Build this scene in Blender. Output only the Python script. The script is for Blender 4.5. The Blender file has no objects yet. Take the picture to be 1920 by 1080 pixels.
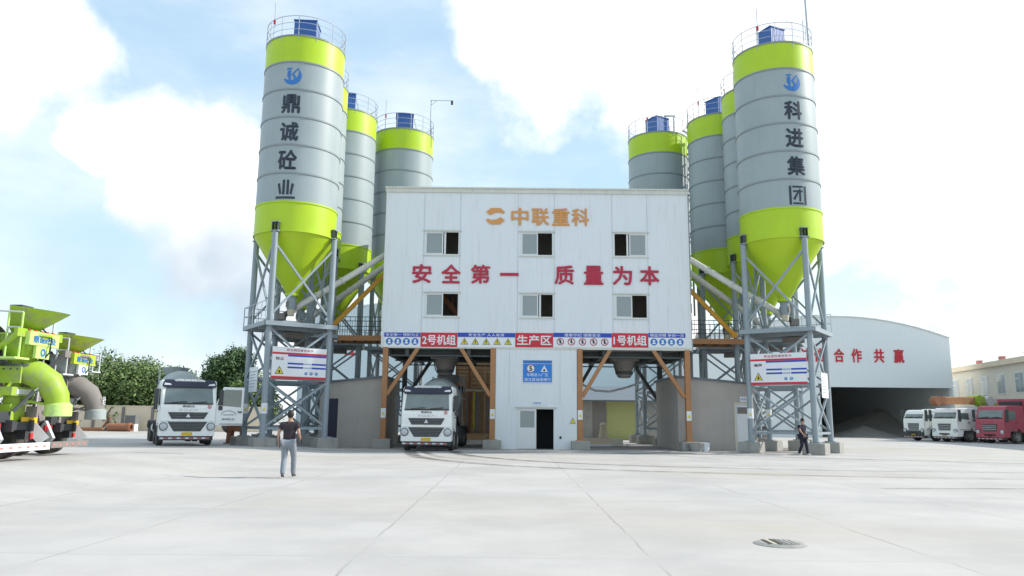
import bpy, bmesh, math, random
from mathutils import Matrix, Vector
random.seed(7)
R = math.radians
PI = math.pi
S = bpy.context.scene
COL = S.collection

# ------------------------------------------------------------------ camera
cam = bpy.data.cameras.new('camera'); camo = bpy.data.objects.new('camera', cam); COL.objects.link(camo)
cam.sensor_width = 36.0; cam.lens = 1424.5/1920*36.0; cam.clip_start = .1; cam.clip_end = 3000
pit, rol = R(9.716), R(.568)
r0 = Vector((1, 0, 0)); u0 = Vector((0, -math.sin(pit), math.cos(pit))); fw = Vector((0, math.cos(pit), math.sin(pit)))
rr = r0*math.cos(rol) + u0*math.sin(rol); uu = -r0*math.sin(rol) + u0*math.cos(rol)
camo.matrix_world = Matrix(((rr.x, uu.x, -fw.x, 0), (rr.y, uu.y, -fw.y, 0), (rr.z, uu.z, -fw.z, 1.6), (0, 0, 0, 1)))
S.camera = camo

# ------------------------------------------------------------------ sky and sun
SUN = Vector((1.5, .22, 1.0)).normalized()
W = bpy.data.worlds.new('World'); S.world = W; W.use_nodes = True
N = W.node_tree.nodes; L = W.node_tree.links; N.clear()
def nd(t, **k):
    n = N.new(t)
    for a, b in k.items(): setattr(n, a, b)
    return n
def wmath(op, a, b=None, c=None):
    n = nd('ShaderNodeMath', operation=op)
    for i, v in enumerate((a, b, c)):
        if v is None: continue
        if isinstance(v, (int, float)): n.inputs[i].default_value = v
        else: L.new(v, n.inputs[i])
    return n.outputs[0]
wo = nd('ShaderNodeOutputWorld'); tc = nd('ShaderNodeTexCoord')
sky = nd('ShaderNodeTexSky', sky_type='NISHITA'); sky.sun_disc = False
sky.sun_elevation = math.asin(SUN.z); sky.sun_rotation = math.atan2(SUN.x, SUN.y)
sky.air_density = 1.0; sky.dust_density = .4; sky.ozone_density = .8
bg1 = nd('ShaderNodeBackground'); bg1.inputs[1].default_value = .15; hzmix = nd('ShaderNodeMix', data_type='RGBA'); hzmix.inputs[0].default_value = .68; L.new(sky.outputs[0], hzmix.inputs[6]); hzmix.inputs[7].default_value = (2.5, 3.45, 4.15, 1); L.new(hzmix.outputs[2], bg1.inputs[0])
D = tc.outputs['Generated']
def pxdir(u, v):
    a, b = (u-960)/1424.5, (v-540)/1424.5
    return (fw + a*rr - b*uu).normalized()
n1 = nd('ShaderNodeTexNoise'); n1.inputs['Scale'].default_value = 7.5; n1.inputs['Detail'].default_value = 9; n1.inputs['Roughness'].default_value = .56
n2 = nd('ShaderNodeTexNoise'); n2.inputs['Scale'].default_value = 3.0; n2.inputs['Detail'].default_value = 5; n2.inputs['Roughness'].default_value = .6
mp = nd('ShaderNodeMapping'); mp.inputs['Scale'].default_value = (1, 1, 2.6); L.new(D, mp.inputs[0]); L.new(mp.outputs[0], n2.inputs[0]); L.new(D, n1.inputs[0])
# cumulus and white banks of the day, each a direction in the sky and its angular radius
blobs = [(285, 275, 105), (180, 262, 62), (400, 300, 100), (330, 330, 130), (450, 380, 140), (400, 470, 120), (560, 520, 170), (50, 50, 130), (140, 100, 90),
         (1060, 40, 190), (930, 70, 80), (1010, 110, 90), (1250, 60, 240), (1480, 240, 250), (1850, 330, 270), (1720, 40, 190), (1180, 640, 160), (2300, 300, 420), (820, 640, 200)]
acc = None
for (u, v, r) in blobs:
    d = pxdir(u, v); vm = nd('ShaderNodeVectorMath', operation='DISTANCE'); L.new(D, vm.inputs[0]); vm.inputs[1].default_value = d
    q = wmath('MULTIPLY_ADD', vm.outputs['Value'], -1424.5/r, 1.0)
    acc = q if acc is None else wmath('SMOOTH_MAX', acc, q, .25)
acc = wmath('MAXIMUM', acc, -1.0)
pert = wmath('MULTIPLY_ADD', n1.outputs[0], 2.0, -1.0)
dens = wmath('ADD', acc, wmath('MULTIPLY', pert, 1.15))
mr = nd('ShaderNodeMapRange', interpolation_type='SMOOTHSTEP'); L.new(dens, mr.inputs[0]); mr.inputs[1].default_value = -.22; mr.inputs[2].default_value = .5
veil = nd('ShaderNodeMapRange', interpolation_type='SMOOTHSTEP'); L.new(n2.outputs[0], veil.inputs[0]); veil.inputs[1].default_value = .3; veil.inputs[2].default_value = .75; veil.inputs[3].default_value = .0; veil.inputs[4].default_value = .45
sepd = nd('ShaderNodeSeparateXYZ'); L.new(D, sepd.inputs[0])
hz = nd('ShaderNodeMapRange'); L.new(sepd.outputs[2], hz.inputs[0]); hz.inputs[1].default_value = .0; hz.inputs[2].default_value = .28; hz.inputs[3].default_value = .12; hz.inputs[4].default_value = 0
mask = wmath('MAXIMUM', mr.outputs[0], wmath('MINIMUM', wmath('ADD', veil.outputs[0], hz.outputs[0]), .9))
# thick undersides of the cumulus go grey
n3 = nd('ShaderNodeTexNoise'); n3.inputs['Scale'].default_value = 5.5; n3.inputs['Detail'].default_value = 4; L.new(D, n3.inputs[0])
grey = None
for (u, v, r) in [(300, 540, 230), (430, 590, 230), (200, 610, 200), (400, 480, 160)]:
    d = pxdir(u, v); vm = nd('ShaderNodeVectorMath', operation='DISTANCE'); L.new(D, vm.inputs[0]); vm.inputs[1].default_value = d
    q = wmath('MULTIPLY_ADD', vm.outputs['Value'], -1424.5/r, 1.0); grey = q if grey is None else wmath('MAXIMUM', grey, q)
gm = nd('ShaderNodeMapRange', interpolation_type='SMOOTHSTEP'); L.new(wmath('ADD', grey, wmath('MULTIPLY_ADD', n3.outputs[0], 2.4, -1.2)), gm.inputs[0]); gm.inputs[1].default_value = -.25; gm.inputs[2].default_value = 1.15
cmix = nd('ShaderNodeMix', data_type='RGBA'); L.new(gm.outputs[0], cmix.inputs[0]); cmix.inputs[6].default_value = (1.0, .985, .965, 1); cmix.inputs[7].default_value = (.45, .53, .61, 1)
bg2 = nd('ShaderNodeBackground'); bg2.inputs[1].default_value = .86; L.new(cmix.outputs[2], bg2.inputs[0])
ms = nd('ShaderNodeMixShader'); L.new(mask, ms.inputs[0]); L.new(bg1.outputs[0], ms.inputs[1]); L.new(bg2.outputs[0], ms.inputs[2]); L.new(ms.outputs[0], wo.inputs[0])
sl = bpy.data.lights.new('sun', 'SUN'); sl.energy = 3.1; sl.angle = R(.8); sl.color = (1, .955, .88)
so = bpy.data.objects.new('sun', sl); COL.objects.link(so); so.rotation_euler = (-SUN).to_track_quat('-Z', 'Y').to_euler()
S.view_settings.view_transform = 'Standard'; S.view_settings.look = 'None'; S.view_settings.exposure = .74; S.view_settings.gamma = 1

# ------------------------------------------------------------------ materials
def mat(name, col, rough=.6, metal=0, var=.12, scale=3, streak=0, dirt=None, bump=0, spec=.4):
    m = bpy.data.materials.new(name); m.use_nodes = True; t = m.node_tree; b = t.nodes['Principled BSDF']
    b.inputs['Roughness'].default_value = rough; b.inputs['Metallic'].default_value = metal; b.inputs['Specular IOR Level'].default_value = spec
    c = t.nodes.new('ShaderNodeTexCoord'); mp = t.nodes.new('ShaderNodeMapping'); t.links.new(c.outputs['Object'], mp.inputs[0])
    nz = t.nodes.new('ShaderNodeTexNoise'); nz.inputs['Scale'].default_value = scale; nz.inputs['Detail'].default_value = 6; nz.inputs['Roughness'].default_value = .6
    t.links.new(mp.outputs[0], nz.inputs[0])
    mx = t.nodes.new('ShaderNodeMix'); mx.data_type = 'RGBA'
    lo = [max(0, x*(1-var)) for x in col]; hi = [min(1, x*(1+var)) for x in col]
    mx.inputs[6].default_value = (*lo, 1); mx.inputs[7].default_value = (*hi, 1); t.links.new(nz.outputs[0], mx.inputs[0])
    out = mx.outputs[2]
    if streak:
        mp2 = t.nodes.new('ShaderNodeMapping'); mp2.inputs['Scale'].default_value = (3.2, 3.2, .22); t.links.new(c.outputs['Object'], mp2.inputs[0])
        n2 = t.nodes.new('ShaderNodeTexNoise'); n2.inputs['Scale'].default_value = 1.6; n2.inputs['Detail'].default_value = 7; n2.inputs['Roughness'].default_value = .7; t.links.new(mp2.outputs[0], n2.inputs[0])
        rp = t.nodes.new('ShaderNodeMapRange'); rp.inputs[1].default_value = .52; rp.inputs[2].default_value = .78; rp.inputs[4].default_value = streak; t.links.new(n2.outputs[0], rp.inputs[0])
        m2 = t.nodes.new('ShaderNodeMix'); m2.data_type = 'RGBA'; t.links.new(rp.outputs[0], m2.inputs[0]); t.links.new(out, m2.inputs[6])
        dc = dirt or [x*.55 for x in col]; m2.inputs[7].default_value = (*dc, 1); out = m2.outputs[2]
    t.links.new(out, b.inputs['Base Color'])
    if bump:
        bp = t.nodes.new('ShaderNodeBump'); bp.inputs['Strength'].default_value = bump; bp.inputs['Distance'].default_value = .02; n4 = t.nodes.new('ShaderNodeTexNoise'); n4.inputs['Scale'].default_value = scale*8; n4.inputs['Detail'].default_value = 5
        t.links.new(c.outputs['Object'], n4.inputs[0]); t.links.new(n4.outputs[0], bp.inputs['Height']); t.links.new(bp.outputs[0], b.inputs['Normal'])
    return m
def ribbed(m, axis, period, strength=.4, dist=.03):
    t = m.node_tree; b = t.nodes['Principled BSDF']; c = t.nodes.new('ShaderNodeTexCoord'); w = t.nodes.new('ShaderNodeTexWave'); w.bands_direction = axis; w.inputs['Scale'].default_value = 2*PI/period/20*1.0
    w.inputs['Distortion'].default_value = 0; t.links.new(c.outputs['Object'], w.inputs[0]); bp = t.nodes.new('ShaderNodeBump'); bp.inputs['Strength'].default_value = strength; bp.inputs['Distance'].default_value = dist
    t.links.new(w.outputs[0], bp.inputs['Height']); t.links.new(bp.outputs[0], b.inputs['Normal']); return m
M = {}
M['wall'] = ribbed(mat('white_sheet', (.70, .735, .755), .5, var=.04, scale=.5, streak=.5, dirt=(.47, .48, .455)), 'X', .22, .06)
M['trim'] = mat('trim', (.6, .6, .54), .5, var=.15, scale=1, streak=.4)
M['sidewall'] = mat('side_sheet', (.55, .58, .6), .5, var=.08, scale=.6, streak=.25)
M['lime'] = mat('lime_paint', (.41, .585, .018), .42, var=.09, scale=.9, streak=.35, dirt=(.33, .44, .07))
M['limepale'] = mat('pale_lime', (.5, .72, .2), .45, var=.1, scale=2, streak=.2, dirt=(.4, .5, .25))
M['yelgreen'] = mat('yellow_green', (.42, .55, .03), .45, var=.15, scale=2.5, streak=.3, dirt=(.3, .33, .12))
M['silo'] = mat('silo_grey', (.31, .365, .375), .45, var=.1, scale=.7, streak=.45, dirt=(.25, .275, .27))
M['seam'] = mat('silo_seam', (.23, .265, .275), .5, var=.1)
M['steel'] = mat('grey_steel', (.27, .32, .35), .5, var=.14, scale=2, streak=.3, dirt=(.2, .21, .2))
M['darksteel'] = mat('dark_steel', (.075, .085, .085), .6, var=.2, scale=2)
M['deck'] = mat('deck_steel', (.16, .17, .165), .65, var=.2)
M['rail'] = mat('rail_steel', (.42, .46, .5), .5)
M['blue'] = ribbed(mat('blue_paint', (.035, .11, .34), .45, var=.15, scale=2), 'X', .12, .5)
M['orange'] = mat('orange_steel', (.40, .195, .085), .6, var=.2, scale=2, streak=.5, dirt=(.22, .09, .04))
M['brightorange'] = mat('orange_paint', (.6, .3, .03), .5, var=.15, streak=.3)
M['rust'] = mat('rusty_steel', (.3, .13, .07), .8, var=.3, scale=4, bump=.2)
M['concrete'] = mat('cast_concrete', (.34, .335, .31), .9, var=.18, scale=2.5, bump=.3, streak=.4, dirt=(.2, .19, .17))
M['plaster'] = mat('grey_plaster', (.42, .39, .355), .95, var=.16, scale=1.1, bump=.3, streak=.25, dirt=(.23, .22, .21))
M['black'] = mat('black', (.02, .02, .022), .6, var=.2)
M['dark'] = mat('inside_shade', (.03, .032, .035), .9, var=.3)
M['glass'] = mat('dusty_glass', (.26, .30, .30), .12, var=.1, scale=.8, spec=.6)
M['darkglass'] = mat('windscreen_glass', (.13, .17, .165), .06, var=.5, scale=1.1, spec=1.0)  # base colour lightened and mottled to stand in for reflections
M['frame'] = mat('white_frame', (.68, .7, .7), .4, var=.05)
M['red'] = mat('red_letters', (.42, .025, .06), .5, var=.12, scale=2)
M['banner_red'] = mat('banner_red', (.56, .03, .05), .55, var=.08)
M['banner_blue'] = mat('banner_blue', (.03, .07, .42), .55, var=.08)
M['sign_blue'] = mat('sign_blue', (.03, .2, .62), .5, var=.06)
M['icon_blue'] = mat('icon_blue', (.035, .17, .48), .55, var=.1)
M['sign_white'] = mat('sign_white', (.74, .76, .78), .5, var=.04, scale=1)
M['yellow'] = mat('sign_yellow', (.72, .6, .03), .5, var=.1)
M['logo_orange'] = mat('logo_orange', (.62, .29, .09), .5, var=.15, scale=4)
M['ink'] = mat('silo_letters', (.03, .04, .06), .5, var=.2)
M['white'] = mat('truck_white', (.86, .87, .84), .3, var=.05, scale=1.2, streak=.25, dirt=(.5, .48, .42))
M['navy'] = mat('navy_plastic', (.025, .03, .06), .4, var=.2)
M['plastic'] = mat('dark_plastic', (.05, .055, .06), .5, var=.2)
M['rubber'] = mat('tyre_rubber', (.045, .044, .042), .85, var=.3, scale=3)
M['rim'] = mat('wheel_rim', (.3, .3, .3), .5, var=.2)
M['hub'] = mat('pale_rim', (.55, .57, .58), .5, var=.2)
M['drum'] = mat('drum_grey', (.33, .37, .36), .55, var=.12, scale=1.5, streak=.3, dirt=(.25, .25, .23))
M['mud'] = mat('dusty_grey', (.22, .2, .185), .85, var=.25, scale=3, bump=.2)
M['chrome'] = mat('silver', (.6, .62, .64), .25, metal=.7)
M['lens'] = mat('headlamp_lens', (.5, .53, .55), .1, var=.1, spec=.8)
M['redlens'] = mat('red_lens', (.5, .03, .03), .3, var=.1)
def splashed(m, col, lo, hi, sc=2.2):
    t = m.node_tree; b = t.nodes['Principled BSDF']; src = b.inputs['Base Color'].links[0].from_socket; c = t.nodes.new('ShaderNodeTexCoord'); n = t.nodes.new('ShaderNodeTexNoise'); n.inputs['Scale'].default_value = sc; n.inputs['Detail'].default_value = 9; n.inputs['Roughness'].default_value = .75
    t.links.new(c.outputs['Object'], n.inputs[0]); r = t.nodes.new('ShaderNodeMapRange'); r.inputs[1].default_value = lo; r.inputs[2].default_value = hi; r.inputs[4].default_value = .85; t.links.new(n.outputs[0], r.inputs[0]); x = t.nodes.new('ShaderNodeMix'); x.data_type = 'RGBA'; t.links.new(r.outputs[0], x.inputs[0]); t.links.new(src, x.inputs[6]); x.inputs[7].default_value = (*col, 1); t.links.new(x.outputs[2], b.inputs['Base Color'])
M['trucklime'] = mat('truck_lime', (.31, .46, .035), .5, var=.15, scale=2.5, streak=.5, dirt=(.30, .31, .16))
splashed(M['trucklime'], (.27, .26, .22), .52, .68); splashed(M['limepale'], (.3, .29, .25), .55, .72); splashed(M['yelgreen'], (.25, .23, .19), .5, .66); splashed(M['drum'], (.22, .21, .19), .52, .7); splashed(M['rubber'], (.22, .205, .18), .45, .75, 3); splashed(M['white'], (.42, .40, .35), .66, .8, 1.5); splashed(M['concrete'], (.2, .19, .17), .5, .75, 1.5); splashed(M['orange'], (.2, .1, .06), .55, .75, 2)
M['palered'] = mat('pale_red', (.55, .2, .18), .6, var=.2)
M['plate'] = mat('plate_yellow', (.72, .46, .02), .5, var=.08)
M['truckred'] = mat('truck_red', (.42, .085, .12), .5, var=.15, scale=2, streak=.45, dirt=(.36, .2, .19))
M['skin'] = mat('skin', (.40, .235, .16), .6, var=.1)
M['hair'] = mat('hair', (.018, .015, .014), .6, var=.3, scale=30)
M['shirt'] = mat('dark_shirt', (.035, .026, .032), .85, var=.25, scale=6)
M['trouser'] = mat('grey_trousers', (.22, .245, .28), .85, var=.2, scale=5)
M['blackcloth'] = mat('black_cloth', (.016, .016, .03), .85, var=.25, scale=6)
M['shoe'] = mat('shoe', (.09, .08, .075), .7)
M['hangar'] = ribbed(mat('hangar_sheet', (.79, .82, .82), .5, var=.03, scale=.15, streak=.08), 'X', .5, .2)
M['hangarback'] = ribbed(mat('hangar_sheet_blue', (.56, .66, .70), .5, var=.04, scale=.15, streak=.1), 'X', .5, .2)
M['roof'] = mat('roof_sheet', (.13, .16, .19), .5, var=.1)
M['cream'] = mat('cream_tiles', (.63, .59, .50), .7, var=.06, scale=.6, streak=.15)
M['creamwall'] = mat('cream_wall', (.70, .60, .45), .85, var=.12, scale=.4, streak=.3, dirt=(.4, .33, .25))
M['olive'] = ribbed(mat('olive_shutter', (.42, .43, .18), .6, var=.08), 'Z', .15, .4)
M['wood'] = mat('raw_timber', (.62, .42, .25), .85, var=.3, scale=3, streak=.4, dirt=(.22, .13, .07))
M['woodgrey'] = mat('weathered_timber', (.42, .4, .43), .85, var=.3, scale=3)
M['sand'] = mat('sand', (.46, .44, .41), .95, var=.2, scale=1.5, bump=.5)
M['hose'] = mat('cream_hose', (.6, .54, .42), .7)
M['bluebucket'] = mat('blue_plastic', (.02, .06, .3), .4)
M['bark'] = mat('bark', (.09, .07, .05), .95, var=.3, scale=4)
def leafmat(name, a, b):
    m = mat(name, a, .6); t = m.node_tree; p = t.nodes['Principled BSDF']; g = t.nodes.new('ShaderNodeNewGeometry'); mx = t.nodes.new('ShaderNodeMix'); mx.data_type = 'RGBA'
    mx.inputs[6].default_value = (*a, 1); mx.inputs[7].default_value = (*b, 1); t.links.new(g.outputs['Random Per Island'], mx.inputs[0]); t.links.new(mx.outputs[2], p.inputs['Base Color']); return m
M['leaf'] = leafmat('leaf_mid', (.075, .125, .034), (.20, .28, .09)); M['leafdark'] = leafmat('leaf_dark', (.042, .085, .03), (.105, .17, .06)); M['leafbright'] = leafmat('leaf_bright', (.16, .25, .04), (.32, .42, .08))

# ------------------------------------------------------------------ mesh builder
XZ = Matrix(((1, 0, 0, 0), (0, 0, -1, 0), (0, 1, 0, 0), (0, 0, 0, 1)))      # text plane standing up, facing -Y
_tc = {}
def text_geo(s, bold):
    k = (s, bold)
    if k in _tc: return _tc[k]
    cu = bpy.data.curves.new('t', 'FONT'); cu.body = s; cu.size = 1; cu.offset = bold; cu.resolution_u = 2; cu.fill_mode = 'FRONT'
    o = bpy.data.objects.new('t', cu); COL.objects.link(o); dg = bpy.context.evaluated_depsgraph_get(); dg.update()
    me = bpy.data.meshes.new_from_object(o.evaluated_get(dg)); bpy.data.objects.remove(o); bpy.data.curves.remove(cu)
    vs = [v.co.copy() for v in me.vertices]; fs = [tuple(p.vertices) for p in me.polygons]; bpy.data.meshes.remove(me)
    if vs:
        x0 = min(v.x for v in vs); x1 = max(v.x for v in vs); y0 = min(v.y for v in vs); y1 = max(v.y for v in vs)
        vs = [Vector((v.x-(x0+x1)/2, v.y-(y0+y1)/2, 0)) for v in vs]; dim = (x1-x0, y1-y0)
    else: dim = (1, 1)
    _tc[k] = (vs, fs, dim); return _tc[k]
class MB:
    def __init__(s): s.v = []; s.f = []; s.m = []; s.sm = []; s.mats = []
    def mi(s, m):
        if m not in s.mats: s.mats.append(m)
        return s.mats.index(m)
    def add(s, vs, fs, m, smooth=False, T=None):
        o = len(s.v); k = s.mi(m)
        for v in vs: s.v.append(T @ Vector(v) if T is not None else Vector(v))
        for f in fs: s.f.append([i+o for i in f]); s.m.append(k); s.sm.append(smooth)
        return s
    def box(s, c, d, m, T=None, rz=0, taper=1):
        x, y, z = d[0]/2, d[1]/2, d[2]/2; vs = []
        for sz in (-1, 1):
            t = taper if sz > 0 else 1
            for a, b in ((-1, -1), (1, -1), (1, 1), (-1, 1)): vs.append(Vector((a*x*t, b*y*t, sz*z)))
        q = Matrix.Translation(c) @ Matrix.Rotation(rz, 4, 'Z')
        if T is not None: q = T @ q
        return s.add(vs, [(0, 3, 2, 1), (4, 5, 6, 7), (0, 1, 5, 4), (1, 2, 6, 5), (2, 3, 7, 6), (3, 0, 4, 7)], m, T=q)
    def b2(s, x0, x1, y0, y1, z0, z1, m, T=None): return s.box(((x0+x1)/2, (y0+y1)/2, (z0+z1)/2), (abs(x1-x0), abs(y1-y0), abs(z1-z0)), m, T)
    def bar(s, p, q, w, h, m, T=None):
        p = Vector(p); q = Vector(q); d = q-p
        ax = d.normalized(); up = Vector((0, 0, 1)) if abs(ax.z) < .95 else Vector((0, 1, 0)); sx = ax.cross(up).normalized(); sy = sx.cross(ax)
        A = Matrix(((sx.x, sy.x, ax.x, 0), (sx.y, sy.y, ax.y, 0), (sx.z, sy.z, ax.z, 0), (0, 0, 0, 1))); A = Matrix.Translation((p+q)/2) @ A
        return s.box((0, 0, 0), (w, h, d.length), m, T=(T @ A if T is not None else A))
    def tube(s, pts, r, m, n=10, caps=True, T=None):
        pts = [Vector(p) for p in pts]; rs = r if isinstance(r, (list, tuple)) else [r]*len(pts); vs = []; fs = []
        up = None
        for i, p in enumerate(pts):
            d = (pts[min(i+1, len(pts)-1)]-pts[max(i-1, 0)]).normalized()
            if up is None: up = Vector((0, 0, 1)) if abs(d.z) < .9 else Vector((1, 0, 0))
            a = d.cross(up).normalized(); b = a.cross(d).normalized(); up = b
            for k in range(n): t = 2*PI*k/n; vs.append(p + a*math.cos(t)*rs[i] + b*math.sin(t)*rs[i])
        for i in range(len(pts)-1):
            for k in range(n): k2 = (k+1) % n; fs.append((i*n+k, i*n+k2, (i+1)*n+k2, (i+1)*n+k))
        s.add(vs, fs, m, True, T)
        if caps: s.add(vs[:n], [tuple(range(n-1, -1, -1))], m, False, T); s.add(vs[-n:], [tuple(range(n))], m, False, T)
        return s
    def lathe(s, prof, m, n=32, T=None, smooth=True, share=False):
        for i in range(len(prof)-1):
            (r1, z1), (r2, z2) = prof[i], prof[i+1]; mm = m[i] if isinstance(m, list) else m; vs = []
            for (r, z) in ((r1, z1), (r2, z2)):
                for k in range(n): t = 2*PI*k/n; vs.append((r*math.cos(t), r*math.sin(t), z))
            s.add(vs, [(k, (k+1) % n, n+(k+1) % n, n+k) for k in range(n)], mm, smooth, T)
        return s
    def prism(s, poly, a, b, plane, m, T=None):
        n = len(poly); vs = []
        for d in (a, b):
            for (p, q) in poly: vs.append({'xz': (p, d, q), 'yz': (d, p, q), 'xy': (p, q, d)}[plane])
        fs = [tuple(range(n)), tuple(range(2*n-1, n-1, -1))] + [(i, n+i, n+(i+1) % n, (i+1) % n) for i in range(n)]
        return s.add(vs, fs, m, T=T)
    def disc(s, c, r, m, T=None, n=20, r0=0, d=.004):
        vs = [(c[0]+r*math.cos(2*PI*k/n), c[1], c[2]+r*math.sin(2*PI*k/n)) for k in range(n)]
        if r0:
            vs += [(c[0]+r0*math.cos(2*PI*k/n), c[1], c[2]+r0*math.sin(2*PI*k/n)) for k in range(n)]
            return s.add(vs, [(k, (k+1) % n, n+(k+1) % n, n+k) for k in range(n)], m, T=T)
        return s.add(vs, [tuple(range(n))], m, T=T)
    def text(s, t, c, m, w=None, h=None, T=None, bold=.012, depth=0, A=XZ):
        vs, fs, dim = text_geo(t, 0)
        k = (h/dim[1]) if h else (w/dim[0]); kx = (w/dim[0]) if w else k
        q = Matrix.Translation(c) @ A
        if T is not None: q = T @ q
        e = bold*1.1; lay = ((0, 0), (1, .3), (-1, -.3), (.3, -1), (-.3, 1)) if bold > .013 else ((0, 0), (.6, .3), (-.6, -.3))
        for li, (ex, ey) in enumerate(lay): s._strike([Vector((v.x*kx+ex*e*k, v.y*k+ey*e*k, li*.0007)) for v in vs], fs, m, q, depth+li*.0007 if depth else 0)
        return s
    def _strike(s, vs2, fs, m, q, depth):
        if depth:
            bm = bmesh.new(); bv = [bm.verts.new((v.x, v.y, depth)) for v in vs2]
            for f in fs:
                try: bm.faces.new([bv[i] for i in f])
                except ValueError: pass
            ed = [e for e in bm.edges if len(e.link_faces) == 1]; ev = []
            bm.verts.index_update(); out = [v.co.copy() for v in bm.verts]; ff = [[v.index for v in f.verts] for f in bm.faces]
            for e in ed:
                f = e.link_faces[0]; lp = [l for l in f.loops if l.edge == e][0]; a, b = lp.vert, lp.link_loop_next.vert
                i = len(out); out += [a.co.copy(), b.co.copy(), Vector((b.co.x, b.co.y, 0)), Vector((a.co.x, a.co.y, 0))]; ff.append([i+1, i, i+3, i+2])
            bm.free(); return s.add(out, ff, m, T=q)
        return s.add(vs2, fs, m, T=q)
    def build(s, name, parent=None, bevel=0, seg=2, wrap=None):
        me = bpy.data.meshes.new(name); me.from_pydata([tuple(v) for v in s.v], [], s.f)
        for mm in s.mats: me.materials.append(M[mm])
        me.polygons.foreach_set('material_index', s.m); me.polygons.foreach_set('use_smooth', s.sm)
        me.validate(); me.update(); o = bpy.data.objects.new(name, me); COL.objects.link(o); o.parent = parent
        if bevel:
            b = o.modifiers.new('bevel', 'BEVEL'); b.width = bevel; b.segments = seg; b.limit_method = 'ANGLE'; b.angle_limit = R(38)
        return o
def thing(name, label, cat, loc=(0, 0, 0), rz=0, group=None):
    o = bpy.data.objects.new(name, None); o.empty_display_size = .2; COL.objects.link(o); o.location = loc; o.rotation_euler = (0, 0, rz)
    return tag(o, label, cat, group)
def tag(o, label, cat, group=None):
    o['label'] = label; o['category'] = cat
    if group: o['group'] = group
    return o
def struct(o): o['kind'] = 'structure'; return o
KIDS = {}
def kids(o): return [c for c in COL.objects if c.parent == o]
def dup(o, parent=None, skip=()):
    c = o.copy(); COL.objects.link(c); c.parent = parent
    for ch in kids(o):
        if ch.name.split('.')[0] in skip: continue
        dup(ch, c, skip)
    return c

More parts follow.
